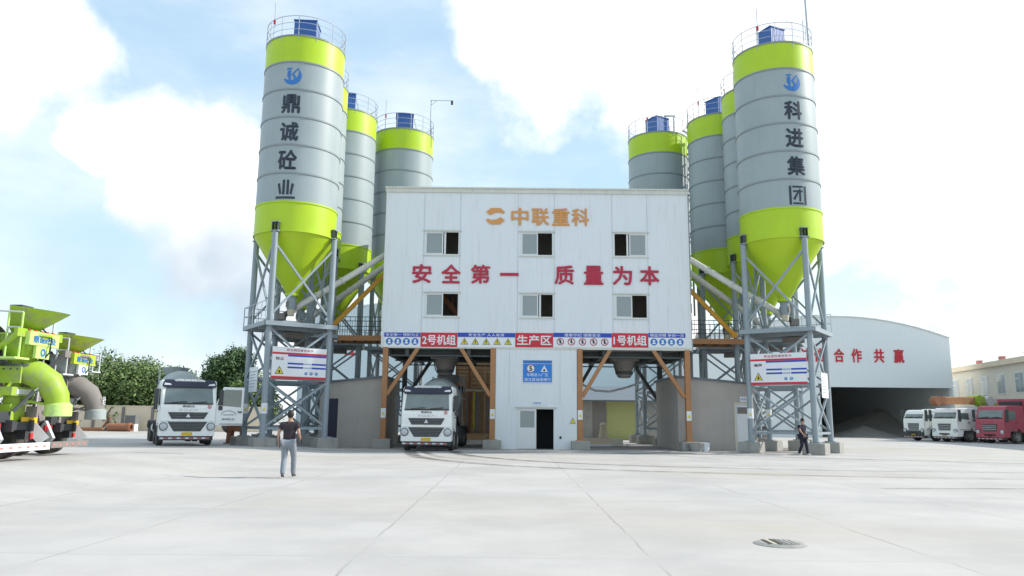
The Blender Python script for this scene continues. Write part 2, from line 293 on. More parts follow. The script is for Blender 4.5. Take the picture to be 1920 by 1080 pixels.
# ------------------------------------------------------------------ ground
def sstep(a, b, x):
    t = min(1, max(0, (x-a)/(b-a))); return t*t*(3-2*t)
def gh(x, y):
    t = min(1, max(0, (y-22)/20)); return .34*sstep(-7.5, -12.5, x)*(1-t)**.6
def ground():
    def axis(a, b, near0, near1, st):
        v = [near0+i*st for i in range(int((near1-near0)/st)+1)]; k = st
        lo = [v[0]]; hi = [v[-1]]
        while lo[-1] > a: k *= 1.5; lo.append(lo[-1]-k)
        k = st
        while hi[-1] < b: k *= 1.5; hi.append(hi[-1]+k)
        return lo[:0:-1]+v+hi[1:]
    xs = axis(-900, 900, -40, 20, 1.0); ys = axis(-60, 1600, -2, 46, 1.0); nx = len(xs)
    vs = [(x, y, gh(x, y)) for y in ys for x in xs]; fs = [(j*nx+i, j*nx+i+1, (j+1)*nx+i+1, (j+1)*nx+i) for j in range(len(ys)-1) for i in range(nx-1)]
    me = bpy.data.meshes.new('ground'); me.from_pydata(vs, [], fs); me.polygons.foreach_set('use_smooth', [True]*len(fs)); o = bpy.data.objects.new('ground', me); COL.objects.link(o); struct(o)
    m = bpy.data.materials.new('yard_concrete'); m.use_nodes = True; t = m.node_tree; nn = t.nodes; ll = t.links; b = nn['Principled BSDF']; b.inputs['Roughness'].default_value = .85; b.inputs['Specular IOR Level'].default_value = .25
    co = nn.new('ShaderNodeTexCoord').outputs['Object']
    def noise(sc, det, rough, scale=(1, 1, 1)):
        mp = nn.new('ShaderNodeMapping'); mp.inputs['Scale'].default_value = scale; ll.new(co, mp.inputs[0]); n = nn.new('ShaderNodeTexNoise'); n.inputs['Scale'].default_value = sc; n.inputs['Detail'].default_value = det; n.inputs['Roughness'].default_value = rough; ll.new(mp.outputs[0], n.inputs[0]); return n.outputs[0]
    def mr(x, a, b_, c, d):
        n = nn.new('ShaderNodeMapRange'); n.interpolation_type = 'SMOOTHSTEP'; ll.new(x, n.inputs[0]); n.inputs[1].default_value = a; n.inputs[2].default_value = b_; n.inputs[3].default_value = c; n.inputs[4].default_value = d; return n.outputs[0]
    def mix(f, a, c):
        n = nn.new('ShaderNodeMix'); n.data_type = 'RGBA'; ll.new(f, n.inputs[0])
        if isinstance(a, tuple): n.inputs[6].default_value = (*a, 1)
        else: ll.new(a, n.inputs[6])
        n.inputs[7].default_value = (*c, 1); return n.outputs[2]
    def mth(op, a, b_):
        n = nn.new('ShaderNodeMath'); n.operation = op
        for i, v in enumerate((a, b_)):
            if isinstance(v, (int, float)): n.inputs[i].default_value = v
            else: ll.new(v, n.inputs[i])
        return n.outputs[0]
    c = mix(mr(noise(.35, 8, .62), .3, .7, 0, 1), (.415, .395, .378), (.51, .485, .462))
    c = mix(mr(noise(.12, 6, .6, (.35, 1, 1)), .46, .72, 0, .7), c, (.43, .385, .32))        # brownish sediment
    c = mix(mr(noise(.5, 9, .7, (.12, 1, 1)), .54, .8, 0, .55), c, (.30, .29, .275))         # long dry streaks
    c = mix(mr(noise(1.7, 9, .72, (.3, 1, 1)), .63, .8, 0, .45), c, (.27, .26, .24))
    c = mix(mr(noise(3.1, 6, .6), .70, .76, 0, .5), c, (.17, .155, .14))         # small oil and cement spots
    c = mix(mr(noise(26, 4, .7), .6, .85, 0, .25), c, (.25, .24, .22))
    sp = nn.new('ShaderNodeSeparateXYZ'); ll.new(co, sp.inputs[0]); X, Y = sp.outputs[0], sp.outputs[1]
    # dirt and drip-washed splash around the plant itself
    dy = mth('ABSOLUTE', mth('SUBTRACT', Y, 43.5), 0); near = mr(mth('ADD', dy, mth('MULTIPLY', noise(.6, 6, .65), 4.5)), 4.0, 7.6, 1, 0)
    inx = mr(mth('ABSOLUTE', mth('SUBTRACT', X, 1.5), 0), 12, 15.5, 1, 0)
    c = mix(mth('MULTIPLY', mth('MULTIPLY', near, inx), .75), c, (.19, .185, .175))
    wob = mth('MULTIPLY', mth('SUBTRACT', noise(.9, 3, .5), .5), .10)
    def joint(Q, at, per, w):
        a = mth('ADD', mth('SUBTRACT', Q, at), wob); a = mth('PINGPONG', a, per/2); return mr(a, 0, w, 1, 0)
    jl = mth('MAXIMUM', joint(X, 1.66, 3.43, .03), mth('MULTIPLY', joint(Y, 9.22, 6.9, .03), .6))
    jn = mr(noise(.7, 4, .6), .38, .62, .05, .5)
    c = mix(mth('MULTIPLY', jl, jn), c, (.15, .14, .125))
    ll.new(c, b.inputs['Base Color'])
    bp = nn.new('ShaderNodeBump'); bp.inputs['Strength'].default_value = .25; bp.inputs['Distance'].default_value = .02; ll.new(noise(5, 8, .7), bp.inputs['Height']); ll.new(bp.outputs[0], b.inputs['Normal'])
    me.materials.append(m)
ground()

def streakmat(name, col, amt):
    m = bpy.data.materials.new(name); m.use_nodes = True; t = m.node_tree; nn = t.nodes; ll = t.links; b = nn['Principled BSDF']; b.inputs['Base Color'].default_value = (*col, 1); b.inputs['Roughness'].default_value = .7
    co = nn.new('ShaderNodeTexCoord').outputs['Object']; n = nn.new('ShaderNodeTexNoise'); n.inputs['Scale'].default_value = 1.1; n.inputs['Detail'].default_value = 8; n.inputs['Roughness'].default_value = .7; ll.new(co, n.inputs[0])
    at = nn.new('ShaderNodeAttribute'); at.attribute_name = 'fade'; r = nn.new('ShaderNodeMapRange'); ll.new(n.outputs[0], r.inputs[0]); r.inputs[1].default_value = .3; r.inputs[2].default_value = .72; r.inputs[4].default_value = amt
    mu = nn.new('ShaderNodeMath'); mu.operation = 'MULTIPLY'; ll.new(r.outputs[0], mu.inputs[0]); ll.new(at.outputs['Fac'], mu.inputs[1]); ll.new(mu.outputs[0], b.inputs['Alpha']); return m
M['tyre_shadow'] = streakmat('tyre_shadow_mark', (.13, .115, .1), 1.25)
def ground_streak(pts, w, f0, f1):
    n = 40; out = []; fade = []; P = [Vector((*p, 0)) for p in pts]; c = []
    for i in range(n+1):                                                     # smooth curve through the points
        t = i/n*(len(P)-1); k = min(int(t), len(P)-2); u = t-k; a, b, cc, d = P[max(k-1, 0)], P[k], P[k+1], P[min(k+2, len(P)-1)]
        c.append(.5*((2*b)+(cc-a)*u+(2*a-5*b+4*cc-d)*u*u+(3*b-a-3*cc+d)*u**3))
    for i, p in enumerate(c):
        d = (c[min(i+1, n)]-c[max(i-1, 0)]).normalized(); s = Vector((-d.y, d.x, 0)); f = f0+(f1-f0)*i/n
        for q, e in ((-1, 0), (-.5, 1), (.5, 1), (1, 0)): v = p+s*w/2*q; out.append((v.x, v.y, gh(v.x, v.y)+.004)); fade.append(f*e)
    fs = [(i*4+k, i*4+k+1, i*4+k+5, i*4+k+4) for i in range(n) for k in range(3)]
    me = bpy.data.meshes.new('tyre_or_shadow_streak'); me.from_pydata(out, [], fs); a = me.attributes.new('fade', 'FLOAT', 'POINT'); a.data.foreach_set('value', fade); me.materials.append(M['tyre_shadow'])
    o = bpy.data.objects.new('tyre_or_shadow_streak', me); COL.objects.link(o); struct(o)
ground_streak([(-4.75, 37.2), (-4.3, 34.0), (-3.2, 30.5), (0, 26.5), (5, 24.2), (14, 22.5), (30, 22.5)], .75, .9, .06)
ground_streak([(-2.75, 37.4), (-2.2, 34.5), (-.6, 31.2), (2.5, 28.2), (8, 26.2), (16, 25.4), (32, 26)], .75, .9, .06)
ground_streak([(-4.2, 37.2), (-3.4, 33.6), (-2.4, 31.2), (1.4, 27.5)], .5, .8, .0)
ground_streak([(7, 38.6), (10, 36.2), (14, 33.8), (22, 31), (36, 29)], .8, .7, .1)
ground_streak([(5.2, 38.2), (7.6, 34.8), (9, 30.5)], .5, .5, 0)
ground_streak([(-10, 36.6), (-4, 36.4), (2, 36.6), (7, 37.2)], 1.0, .35, .6)
ground_streak([(9, 19), (13, 19.3), (17, 19.2)], .35, .3, .7)
ground_streak([(-13.2, 27.2), (-12.3, 27.0), (-11.4, 27.1)], .35, .6, .6)
ground_streak([(-9, 20.2), (-7.5, 20.15), (-6.0, 20.25)], .25, .15, .35)  # faint dark streak painted as the walking man's shadow

# ------------------------------------------------------------------ main mixing building
F = 40.63; X0, X1 = -6.97, 9.64; ZT, ZB = 14.1, 5.28; YB = 48.6; T = .1
bld = thing('mixing_building', 'white sheet metal plant building with open truck bays below, between the two silo rows', 'building', (0, 0, 0))
WIN = [(-4.81, -2.9, 10.36, 11.69), (.44, 2.23, 10.35, 11.64), (5.54, 7.39, 10.32, 11.66), (-4.71, -2.86, 6.95, 8.27), (.47, 2.26, 6.92, 8.25), (5.55, 7.35, 6.94, 8.26)]
DX0, DX1, DZ = .34, 2.32, 2.14; CX0, CX1 = -.82, 3.5
w = MB()
zs = sorted({ZB, ZT} | {10.34, 11.68, 6.94, 8.26})
def wrow(z0, z1, holes):
    x = X0
    for (a, b) in holes: w.b2(x, a, F, F+T, z0, z1, 'wall'); x = b
    w.b2(x, X1, F, F+T, z0, z1, 'wall')
for (z0, z1, row) in ((8.26, 10.34, None), (11.68, ZT, None), (ZB, 6.94, None), (6.94, 8.26, WIN[3:]), (10.34, 11.68, WIN[:3])):
    wrow(z0, z1, [(a, b) for (a, b, _, _) in row] if row else [])
w.b2(X0, X0+T, F+T, YB, ZB, ZT, 'sidewall'); w.b2(X1-T, X1, F+T, YB, ZB, ZT, 'sidewall'); w.b2(X0, X1, YB-T, YB, ZB+.01, ZT-.01, 'sidewall')
w.b2(CX0, CX0+T, F+T, YB-.5, 0, ZB, 'wall'); w.b2(CX1-T, CX1, F+T, YB-.5, 0, ZB, 'wall')
w.b2(CX0, DX0, F, F+T, 0, ZB-.002, 'wall'); w.b2(DX1, CX1, F, F+T, 0, ZB-.002, 'wall'); w.b2(DX0, DX1, F, F+T, DZ, ZB-.002, 'wall')
w.build('wall', bld)
w = MB()
for x in (-4.86, -2.87, .3, 2.3, 5.46, 7.4): w.b2(x-.02, x+.02, F-.012, F, ZB, ZT-.25, 'sidewall')
for x in (-.1, 2.6): w.b2(x-.015, x+.015, F-.01, F, 2.3, ZB-.05, 'sidewall')
w.b2(X0-.02, X0+.09, F-.02, F, ZB, ZT, 'frame'); w.b2(X1-.09, X1+.02, F-.02, F, ZB, ZT, 'frame'); w.b2(X0, X1, F-.03, F, ZB-.04, ZB+.1, 'trim')
w.build('seam_flashing', bld)
w = MB(); w.b2(X0-.1, X1+.1, F-.12, YB+.1, ZT, ZT+.07, 'trim'); w.b2(X0-.06, X1+.06, F-.07, F, ZT-.22, ZT-.003, 'trim')
for i in range(84): w.b2(X0-.05+i*.2, X0+.05+i*.2, F-.10, YB, ZT+.07, ZT+.1, 'trim')
w.build('roof', bld)
w = MB(); w.b2(X0+.1, X1-.1, F+.12, YB-.1, ZB+.002, ZB+.12, 'plaster')
for x in (X0+.35, -5.6, -2.3, -.95, CX1+.15, 5.0, 8.0, X1-.3): w.b2(x-.1, x+.1, F+.2, YB-.2, ZB-.38, ZB, 'darksteel')
for y in (F+.25, 44.5, YB-.3): w.b2(X0+.2, CX0, y-.1, y+.1, ZB-.45, ZB-.39, 'darksteel'); w.b2(CX1, X1-.2, y-.1, y+.1, ZB-.45, ZB-.39, 'darksteel')
for y in (42.2, 46.4): w.b2(X0+.2, CX0, y-.12, y+.12, ZB-.36, ZB-.02, 'darksteel'); w.b2(CX1, X1-.2, y-.12, y+.12, ZB-.36, ZB-.02, 'darksteel')
w.b2(X0+.1, X1-.1, F+.12, YB-.1, 8.9, 9.05, 'plaster')
w.build('floor_frame', bld)
w = MB(); w.bar((-4.0, 42.2, 8.4), (-2.4, 42.2, 6.6), .06, .28, 'rust'); w.bar((-4.0, 42.2, 9.2), (-2.4, 42.2, 7.4), .04, .04, 'rust'); w.bar((-3.3, 42.2, 7.4), (-3.3, 42.2, 8.6), .04, .04, 'rust'); w.build('stair_flight', bld)
w = MB(); w.b2(X0+.1, X1-.1, F+3.0, F+3.1, ZB+.13, ZT-.1, 'plaster'); w.build('tone_panel', bld)  # panel added behind the windows to give the openings a dim grey
for i, (a, b, z0, z1) in enumerate(WIN):
    z0 = 6.94 if i > 2 else 10.34; z1 = 8.26 if i > 2 else 11.68
    f = MB(); t = .055
    f.b2(a, b, F-.03, F+.06, z0, z0+t, 'frame'); f.b2(a, b, F-.03, F+.06, z1-t, z1, 'frame'); f.b2(a, a+t, F-.03, F+.06, z0+t, z1-t, 'frame'); f.b2(b-t, b, F-.03, F+.06, z0+t, z1-t, 'frame')
    f.b2(a-.1, b+.1, F-.09, F, z1+.003, z1+.05, 'trim'); f.b2(a-.08, b+.08, F-.06, F, z0-.045, z0-.003, 'trim')
    fo = f.build('window', bld)
    g0, g1 = (a+t, (a+b)/2+.06) if i != 2 else ((a+b)/2-.06, b-t)
    s = MB(); k = .06; y0, y1 = F+.0, F+.035
    s.b2(g0, g0+k, y0, y1, z0+t, z1-t, 'frame'); s.b2(g1-k, g1, y0, y1, z0+t, z1-t, 'frame'); s.b2(g0+k, g1-k, y0, y1, z0+t, z0+t+k, 'frame'); s.b2(g0+k, g1-k, y0, y1, z1-t-k, z1-t, 'frame'); s.build('sash', fo)
    s = MB(); s.b2(g0+k, g1-k, F+.012, F+.02, z0+t+k, z1-t-k, 'glass'); s.build('pane', fo)
    if i in (0, 2, 4):                                                     # second sash slid behind the first shows as a strip
        s = MB(); q = g1+.10 if i != 2 else g0-.10; s.b2(q-.05, q+.05, F+.04, F+.055, z0+t, z1-t, 'frame'); s.build('sash', fo)
# entrance door
d = MB(); d.b2(DX0, DX0+.06, F-.02, F+.08, 0, DZ, 'frame'); d.b2(DX1-.06, DX1, F-.02, F+.08, 0, DZ, 'frame'); d.b2(DX0+.06, DX1-.06, F-.02, F+.08, DZ-.06, DZ, 'frame'); d.b2(DX0-.12, DX1+.12, F-.1, F, DZ+.003, DZ+.06, 'trim'); df = d.build('door_frame', bld)
d = MB(); m = (DX0+DX1)/2+.02; d.b2(DX0+.06, m, F, F+.05, .02, 1.12, 'frame'); d.b2(DX0+.06, DX0+.16, F, F+.05, 1.12, DZ-.06, 'frame'); d.b2(m-.1, m, F, F+.05, 1.12, DZ-.06, 'frame'); d.b2(DX0+.16, m-.1, F, F+.05, DZ-.16, DZ-.06, 'frame'); dl = d.build('door', bld)
d = MB(); d.b2(DX0+.16, m-.1, F+.02, F+.03, 1.12, DZ-.16, 'glass'); d.build('pane', dl)
d = MB(); d.b2(CX0+.1, CX1-.1, 42.2, 42.25, .0, ZB-.1, 'dark'); d.build('tone_panel', bld)  # near-black panel paints the interior shade behind the door
d = MB(); d.box((2.62, F-.02, .62), (.1, .04, .13), 'black'); d.build('socket', bld)
# red slogan and orange maker's mark fixed to the wall
for ch, x in zip('安全第一质量为本', (-4.91, -3.32, -1.72, -.15, 2.84, 4.43, 6.0, 7.48)):
    t = MB()
    if ch == '一': t.b2(x-.5, x+.5, F-.05, F-.003, 9.22, 9.38, 'red')
    else: t.text(ch, (x, F-.003, 9.3), 'red', h=1.0, w=1.0, bold=.022, depth=.05)
    t.build('wall_letter', bld)
for ch, x in zip('中联重科', (.4, 1.52, 2.65, 3.73)):
    t = MB(); t.text(ch, (x, F-.003, 12.55), 'logo_orange', h=.95, w=.92, bold=.016, depth=.05); t.build('wall_letter', bld)
t = MB(); P = [(100, 240), (180, 172), (340, 172), (412, 240), (385, 268), (330, 246), (250, 250), (165, 292)]
for sgn in (1, -1): t.prism([((x-255)*sgn*.0033-.95, -(y-311)*sgn*.0033+12.56) for x, y in P], F-.05, F-.003, 'xz', 'logo_orange')
t.build('emblem', bld)
# orange steel frame
for (x, y) in ((-6.72, F+.1), (-.97, F+.1), (3.66, F+.1), (9.4, F+.1), (-6.72, YB-.3), (-.97, YB-.3), (3.66, YB-.3), (9.4, YB-.3)):
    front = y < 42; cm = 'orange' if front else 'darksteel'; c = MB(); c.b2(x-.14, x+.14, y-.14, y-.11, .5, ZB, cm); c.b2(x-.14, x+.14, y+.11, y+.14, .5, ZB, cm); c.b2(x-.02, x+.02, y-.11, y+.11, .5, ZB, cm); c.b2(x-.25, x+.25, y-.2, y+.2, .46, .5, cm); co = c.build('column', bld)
    c = MB(); c.box((x, y-.1, .23), (.95, .9, .46), 'concrete'); c.build('footing', co, bevel=.02)
    if front: c = MB(); c.b2(x-.13, x+.13, y-.148, y-.142, 1.55, 2.05, 'sign_white'); c.prism([(x-.09, 1.7), (x+.09, 1.7), (x, 1.88)], y-.153, y-.149, 'xz', 'yellow'); c.build('warning_sticker', co)
for (xa, za, xb, zb) in ((-6.6, 2.75, -5.0, ZB-.02), (-1.1, 2.75, -2.7, ZB-.02), (3.8, 2.75, 5.3, ZB-.02), (9.25, 2.75, 7.6, ZB-.02)):
    for y in (F+.1, YB-.35):
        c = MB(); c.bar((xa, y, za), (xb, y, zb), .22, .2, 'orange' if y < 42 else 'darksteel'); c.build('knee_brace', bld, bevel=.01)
for cx in (-3.75, 6.4):
    T_ = Matrix.Translation((cx, 43.2, 0)) @ Matrix.Rotation(PI/4, 4, 'Z')
    T_ = Matrix.Translation((cx, 43.2, 0)); c = MB(); c.box((cx, 43.2, 5.05), (1.5, 1.4, .44), 'mud'); c.lathe([(.68, 4.86), (.62, 4.75), (.46, 4.25), (.44, 4.2)], 'mud', 20, T_); c.lathe([(.45, 4.26), (.5, 4.22), (.5, 4.12), (.45, 4.08)], 'darksteel', 20, T_); c.lathe([(.44, 4.1), (.4, 3.98), (.3, 3.9), (.02, 3.9)], 'mud', 20, T_)
    for e in (-1, 1): c.bar((cx+e*.66, 43.0, 4.85), (cx+e*.5, 43.0, 4.2), .06, .06, 'darksteel')
    c.build('discharge_hopper', bld)
c = MB()
for k in range(9): c.box((X1+.1, F+.35, 5.6+k*1.0), (.13, .13, .5), 'steel')
c.tube([(X1+.1, F+.35, 5.2), (X1+.1, F+.35, 14.6)], .05, 'steel', 8); c.build('cable_duct', bld)

# ------------------------------------------------------------------ signs on the building
GB = 'safety banners along the lower edge of the white building'
def banner(x0, x1, lab, fn, shift=0):
    z0, z1 = 5.34+shift, 6.11+shift; o = thing('safety_banner', lab, 'banner', ((x0+x1)/2, F, z0), 0, GB); b = MB(); b.T = None
    W_ = x1-x0; fn(o, W_, z1-z0); return o
def board(o, W_, H_, m):
    b = MB(); b.b2(-W_/2+.01, W_/2-.01, -.035, -.012, 0, H_, m); b.build('panel', o)
def redban(txt):
    def f(o, W_, H_):
        board(o, W_, H_, 'banner_red'); t = MB(); t.text(txt, (0, -.04, H_*.5), 'sign_white', w=W_*.90, h=.52, bold=.02); t.build('lettering', o)
    return f
def iconban(txt, kind, n):
    def f(o, W_, H_):
        board(o, W_, H_, 'sign_white'); h = .24; b = MB(); b.b2(-W_/2+.012, W_/2-.012, -.041, -.036, H_-h, H_-.002, 'banner_blue'); b.build('title_strip', o)
        t = MB(); t.text(txt, (0, -.045, H_-h/2), 'sign_white', w=W_*(.9 if n == 4 else .62), h=.17, bold=.012); t.build('lettering', o)
        st = W_/(n+.3)
        for i in range(n):
            x = (i-(n-1)/2)*st; c = MB(); z = .29; y = -.04
            if kind == 'tri':
                c.prism([(x-.2, z-.16), (x+.2, z-.16), (x, z+.2)], y-.002, y, 'xz', 'plastic'); c.prism([(x-.155, z-.135), (x+.155, z-.135), (x, z+.14)], y-.006, y-.004, 'xz', 'yellow')
                c.b2(x-.022-.01*(i % 3), x+.022+.01*(i % 2), y-.01, y-.008, z-.04, z+.06, 'black'); c.disc((x, y-.01, z-.085), .026, 'black')
            elif kind == 'ban':
                c.disc((x, y, z), .2, 'red', r0=.155); T_ = Matrix.Translation((x, 0, z)) @ Matrix.Rotation(R(45), 4, 'Y'); c.b2(-.16, .16, y-.002, y-.001, -.018, .018, 'red', T_)
                c.b2(x-.045, x+.045, y-.006, y-.004, z-.1+.02*(i % 2), z+.07, 'black'); c.disc((x+.02*(i % 3-1), y-.005, z+.1), .035, 'black')
            else:
                c.disc((x, y, z), .19, 'icon_blue'); c.disc((x, y-.004, z+.05), .065, 'sign_white'); c.prism([(x-.1, z-.11), (x+.1, z-.11), (x+.06, z-.02), (x-.06, z-.02)], y-.006, y-.004, 'xz', 'sign_white')
            c.build('safety_icon', o)
    return f
banner(-6.84, -4.87, 'white banner with four blue circles left of the red number 2 banner', iconban('安全第一 预防为主', 'blue', 4), -.04)
banner(-4.87, -2.9, 'red banner with a white number 2 over the bay holding the truck', redban('2号机组'), -.03)
banner(-2.9, .2, 'white banner with a row of yellow warning triangles', iconban('安全生产 人人有责', 'tri', 5), -.01)
banner(.2, 2.23, 'red banner with three white characters above the blue notice', redban('生产区'), 0)
banner(2.23, 5.38, 'white banner with a row of red ringed prohibition signs', iconban('遵章守纪 保障安全', 'ban', 5), .03)
banner(5.38, 7.33, 'red banner with a white number 1 over the empty bay', redban('1号机组'), .04)
banner(7.33, 9.34, 'white banner with four blue circles right of the red number 1 banner', iconban('精益求精 争创一流', 'blue', 4), .06)
o = thing('traffic_notice', 'blue notice with a speed circle and white characters above the door', 'sign', (1.4, F, 3.46)); b = MB(); b.b2(-.8, .8, -.04, -.012, 0, 1.22, 'sign_white'); b.build('panel', o)
b = MB(); b.b2(-.77, .77, -.046, -.041, .03, 1.0, 'sign_blue'); b.b2(-.77, .77, -.046, -.041, 1.02, 1.19, 'icon_blue'); b.build('face', o)
b = MB(); b.disc((-.36, -.05, .75), .215, 'red', r0=.19); b.disc((-.36, -.051, .75), .19, 'sign_white'); b.text('5', (-.36, -.055, .75), 'black', h=.26, bold=.03); b.build('speed_limit', o)
b = MB(); b.prism([(.17, .58), (.55, .58), (.36, .93)], -.051, -.048, 'xz', 'sign_white'); b.disc((.36, -.055, .67), .06, 'black'); b.build('warning_triangle', o)
b = MB(); b.text('车辆进入厂区', (0, -.05, .42), 'sign_white', w=1.15, h=.17); b.text('请注意减速慢行', (0, -.05, .17), 'sign_white', w=1.4, h=.17); b.build('lettering', o)
o = thing('door_sign', 'small white door sign over the half open door of the white building', 'sign', (1.39, F, 2.26)); b = MB(); b.b2(-.26, .26, -.03, -.012, 0, .26, 'sign_white'); b.build('panel', o); b = MB(); b.text('控制室', (0, -.034, .13), 'icon_blue', w=.42, h=.12); b.build('lettering', o)
o = thing('warning_sign', 'small yellow warning triangle on the white wall beside the empty bay', 'sign', (3.27, F, 1.35)); b = MB(); b.prism([(-.15, 0), (.15, 0), (0, .3)], -.025, -.012, 'xz', 'plastic'); b.prism([(-.12, .02), (.12, .02), (0, .25)], -.03, -.026, 'xz', 'yellow'); b.build('face', o)

# ------------------------------------------------------------------ silos
SR, ST, SS = 2.10, 21.42, 1.514; SC = ST-7*SS
def leg_pos(k): a = R(225+90*k); return Vector((2.2*math.cos(a), 2.2*math.sin(a), 0))
def make_silo():
    o = thing('cement_silo', 'silo', 'silo', group='cement silos on steel legs beside the white building')
    b = MB()
    for k in range(7): b.lathe([(SR, ST-k*SS), (SR, ST-(k+1)*SS)], 'lime' if k in (0, 6) else 'silo', 64)
    b.lathe([(SR+.03, ST+.03), (SR+.03, ST-.06), (SR, ST-.06)], 'seam', 64, smooth=True); b.lathe([(SR+.03, ST+.03), (.6, ST+.25), (.01, ST+.25)], 'silo', 64)
    for k in range(1, 8): z = ST-k*SS; m = 'lime' if k >= 6 else 'seam'; b.lathe([(SR, z+.05), (SR+.035, z+.04), (SR+.035, z-.04), (SR, z-.05)], m, 64)
    b.build('shell', o)
    b = MB(); b.lathe([(SR, SC), (.32, 7.95), (.32, 7.75)], 'lime', 64); b.lathe([(.36, 7.9), (.36, 7.8)], 'lime', 24); b.build('discharge_cone', o)
    b = MB(); b.lathe([(.24, 7.75), (.24, 7.1)], 'steel', 16); b.box((0, 0, 7.35), (.5, .3, .3), 'mud'); b.tube([(0, 0, 7.1), (0, 0, 6.75)], [.2, .17], 'hose', 12); b.build('discharge_valve', o)
    b = MB()
    for h in (.35, .72, 1.1): b.tube([(SR*math.cos(2*PI*i/48), SR*math.sin(2*PI*i/48), ST+h) for i in range(49)], .022 if h > 1 else .015, 'rail', 5, False)
    for i in range(14): a = 2*PI*(i+.3)/14; b.tube([(SR*math.cos(a), SR*math.sin(a), ST-.25), (SR*math.cos(a), SR*math.sin(a), ST+1.1)], .022, 'rail', 5)
    b.build('top_railing', o)
    b = MB(); b.box((0, 0, ST+1.05), (1.2, 1.2, 1.15), 'blue'); b.box((0, 0, ST+1.66), (1.28, 1.28, .07), 'blue')
    for (x, y) in ((-.5, -.5), (.5, -.5), (.5, .5), (-.5, .5)): b.bar((x, y, ST+.1), (x, y, ST+.48), .07, .07, 'blue')
    b.box((.2, 0, ST+.36), (.5, .5, .24), 'darksteel'); b.bar((.66, -.5, ST+1.3), (.95, -.5, ST+.15), .05, .05, 'rail'); b.build('dust_collector', o, bevel=.015)
    for k in range(4):
        p = leg_pos(k); b = MB(); b.tube([(p.x, p.y, .55), (p.x, p.y, SC-.1)], .15, 'steel', 12); b.box((p.x, p.y, .57), (.5, .5, .05), 'steel')
        q = p*.965; a = math.atan2(p.y, p.x); T_ = Matrix.Translation((q.x, q.y, SC-.1)) @ Matrix.Rotation(a, 4, 'Z'); b.box((.06, 0, .05), (.3, .42, .06), 'steel', T_); b.box((.06, 0, .52), (.26, .42, .04), 'steel', T_)
        for y in (-.16, 0, .16): b.box((.0, y, .25), (.3, .03, .5), 'darksteel', T_)
        l = b.build('leg', o)
        f = MB(); f.box((p.x, p.y, .27), (1.05, 1.05, .54), 'concrete'); f.build('footing', l, bevel=.025)
    b = MB()
    for k in range(4):
        p, q = leg_pos(k), leg_pos(k+1)
        for (z0, z1) in ((10.2, 6.5), (5.9, 3.5), (3.3, 1.05)):
            b.bar((p.x, p.y, z0), (q.x, q.y, z1), .1, .1, 'steel'); e = (q-p).cross(Vector((0, 0, 1))).normalized()*.05; b.bar((p.x+e.x, p.y+e.y, z1), (q.x+e.x, q.y+e.y, z0), .1, .1, 'steel')
        for z in (3.4, 1.0): b.bar((p.x, p.y, z), (q.x, q.y, z), .1, .12, 'steel')
    b.build('cross_bracing', o)
    b = MB(); s = 1.85; b.b2(-s, s, -s, s, 6.1, 6.16, 'deck')
    for e in (-1, 1): b.b2(-s, s, e*s-.05, e*s+.05, 5.98, 6.2, 'steel'); b.b2(e*s-.05, e*s+.05, -s+.05, s-.05, 5.98, 6.2, 'steel'); b.b2(-s+.05, s-.05, e*.6-.05, e*.6+.05, 5.9, 6.1, 'steel')
    b.box((.3, .2, 5.75), (1.0, .5, .3), 'mud'); pl = b.build('platform', o)
    b = MB()
    for h in (.5, 1.0):
        b.tube([(-s, -s, 6.2+h), (-s, s, 6.2+h), (s, s, 6.2+h)], .02, 'rail', 5)
    for i in range(6): y = -s+2*s*i/5; b.tube([(-s, y, 6.2), (-s, y, 7.2)], .02, 'rail', 5); b.tube([(y, s, 6.2), (y, s, 7.2)], .02, 'rail', 5)
    b.build('railing', pl)
    b = MB(); a = R(40); p = Vector((SR+.16)*math.cos(a)*Vector((1, 0, 0))) + Vector((0, (SR+.16)*math.sin(a), 0)); b.tube([(p.x, p.y, 8.6), (p.x, p.y, ST+.3), (p.x*.8, p.y*.8, ST+.6)], .075, 'steel', 8)
    for k in range(8): b.box((p.x, p.y, SC+.3+k*SS), (.26, .26, .1), 'seam')
    b.build('filling_pipe', o)
    b = MB(); b.tube([(-1.3, -1.65, ST), (-1.3, -1.65, ST+2.1)], .025, 'rail', 6); b.box((-1.3, -1.65, ST+.95), (.1, .1, .22), 'redlens'); b.build('warning_lamp', o)
    return o
def wrapped(name, build, parent, z, ang, r=SR+.012):
    """flat mark drawn in x (round the shell) and y (up), bent round the silo"""
    mb = MB(); build(mb); bm = bmesh.new(); vs = [bm.verts.new(v) for v in mb.v]
    for f in mb.f:
        try: bm.faces.new([vs[i] for i in f])
        except ValueError: pass
    x = -1.0
    while x < 1.0:
        bmesh.ops.bisect_plane(bm, geom=bm.verts[:]+bm.edges[:]+bm.faces[:], plane_co=(x, 0, 0), plane_no=(1, 0, 0)); x += .08
    for v in bm.verts: a = ang+v.co.x/r; v.co = Vector((r*math.cos(a), r*math.sin(a), z+v.co.y))
    me = bpy.data.meshes.new(name); bm.to_mesh(me); bm.free(); me.materials.append(M[mb.mats[0]]); o = bpy.data.objects.new(name, me); COL.objects.link(o); o.parent = parent; return o
ID4 = Matrix.Identity(4)
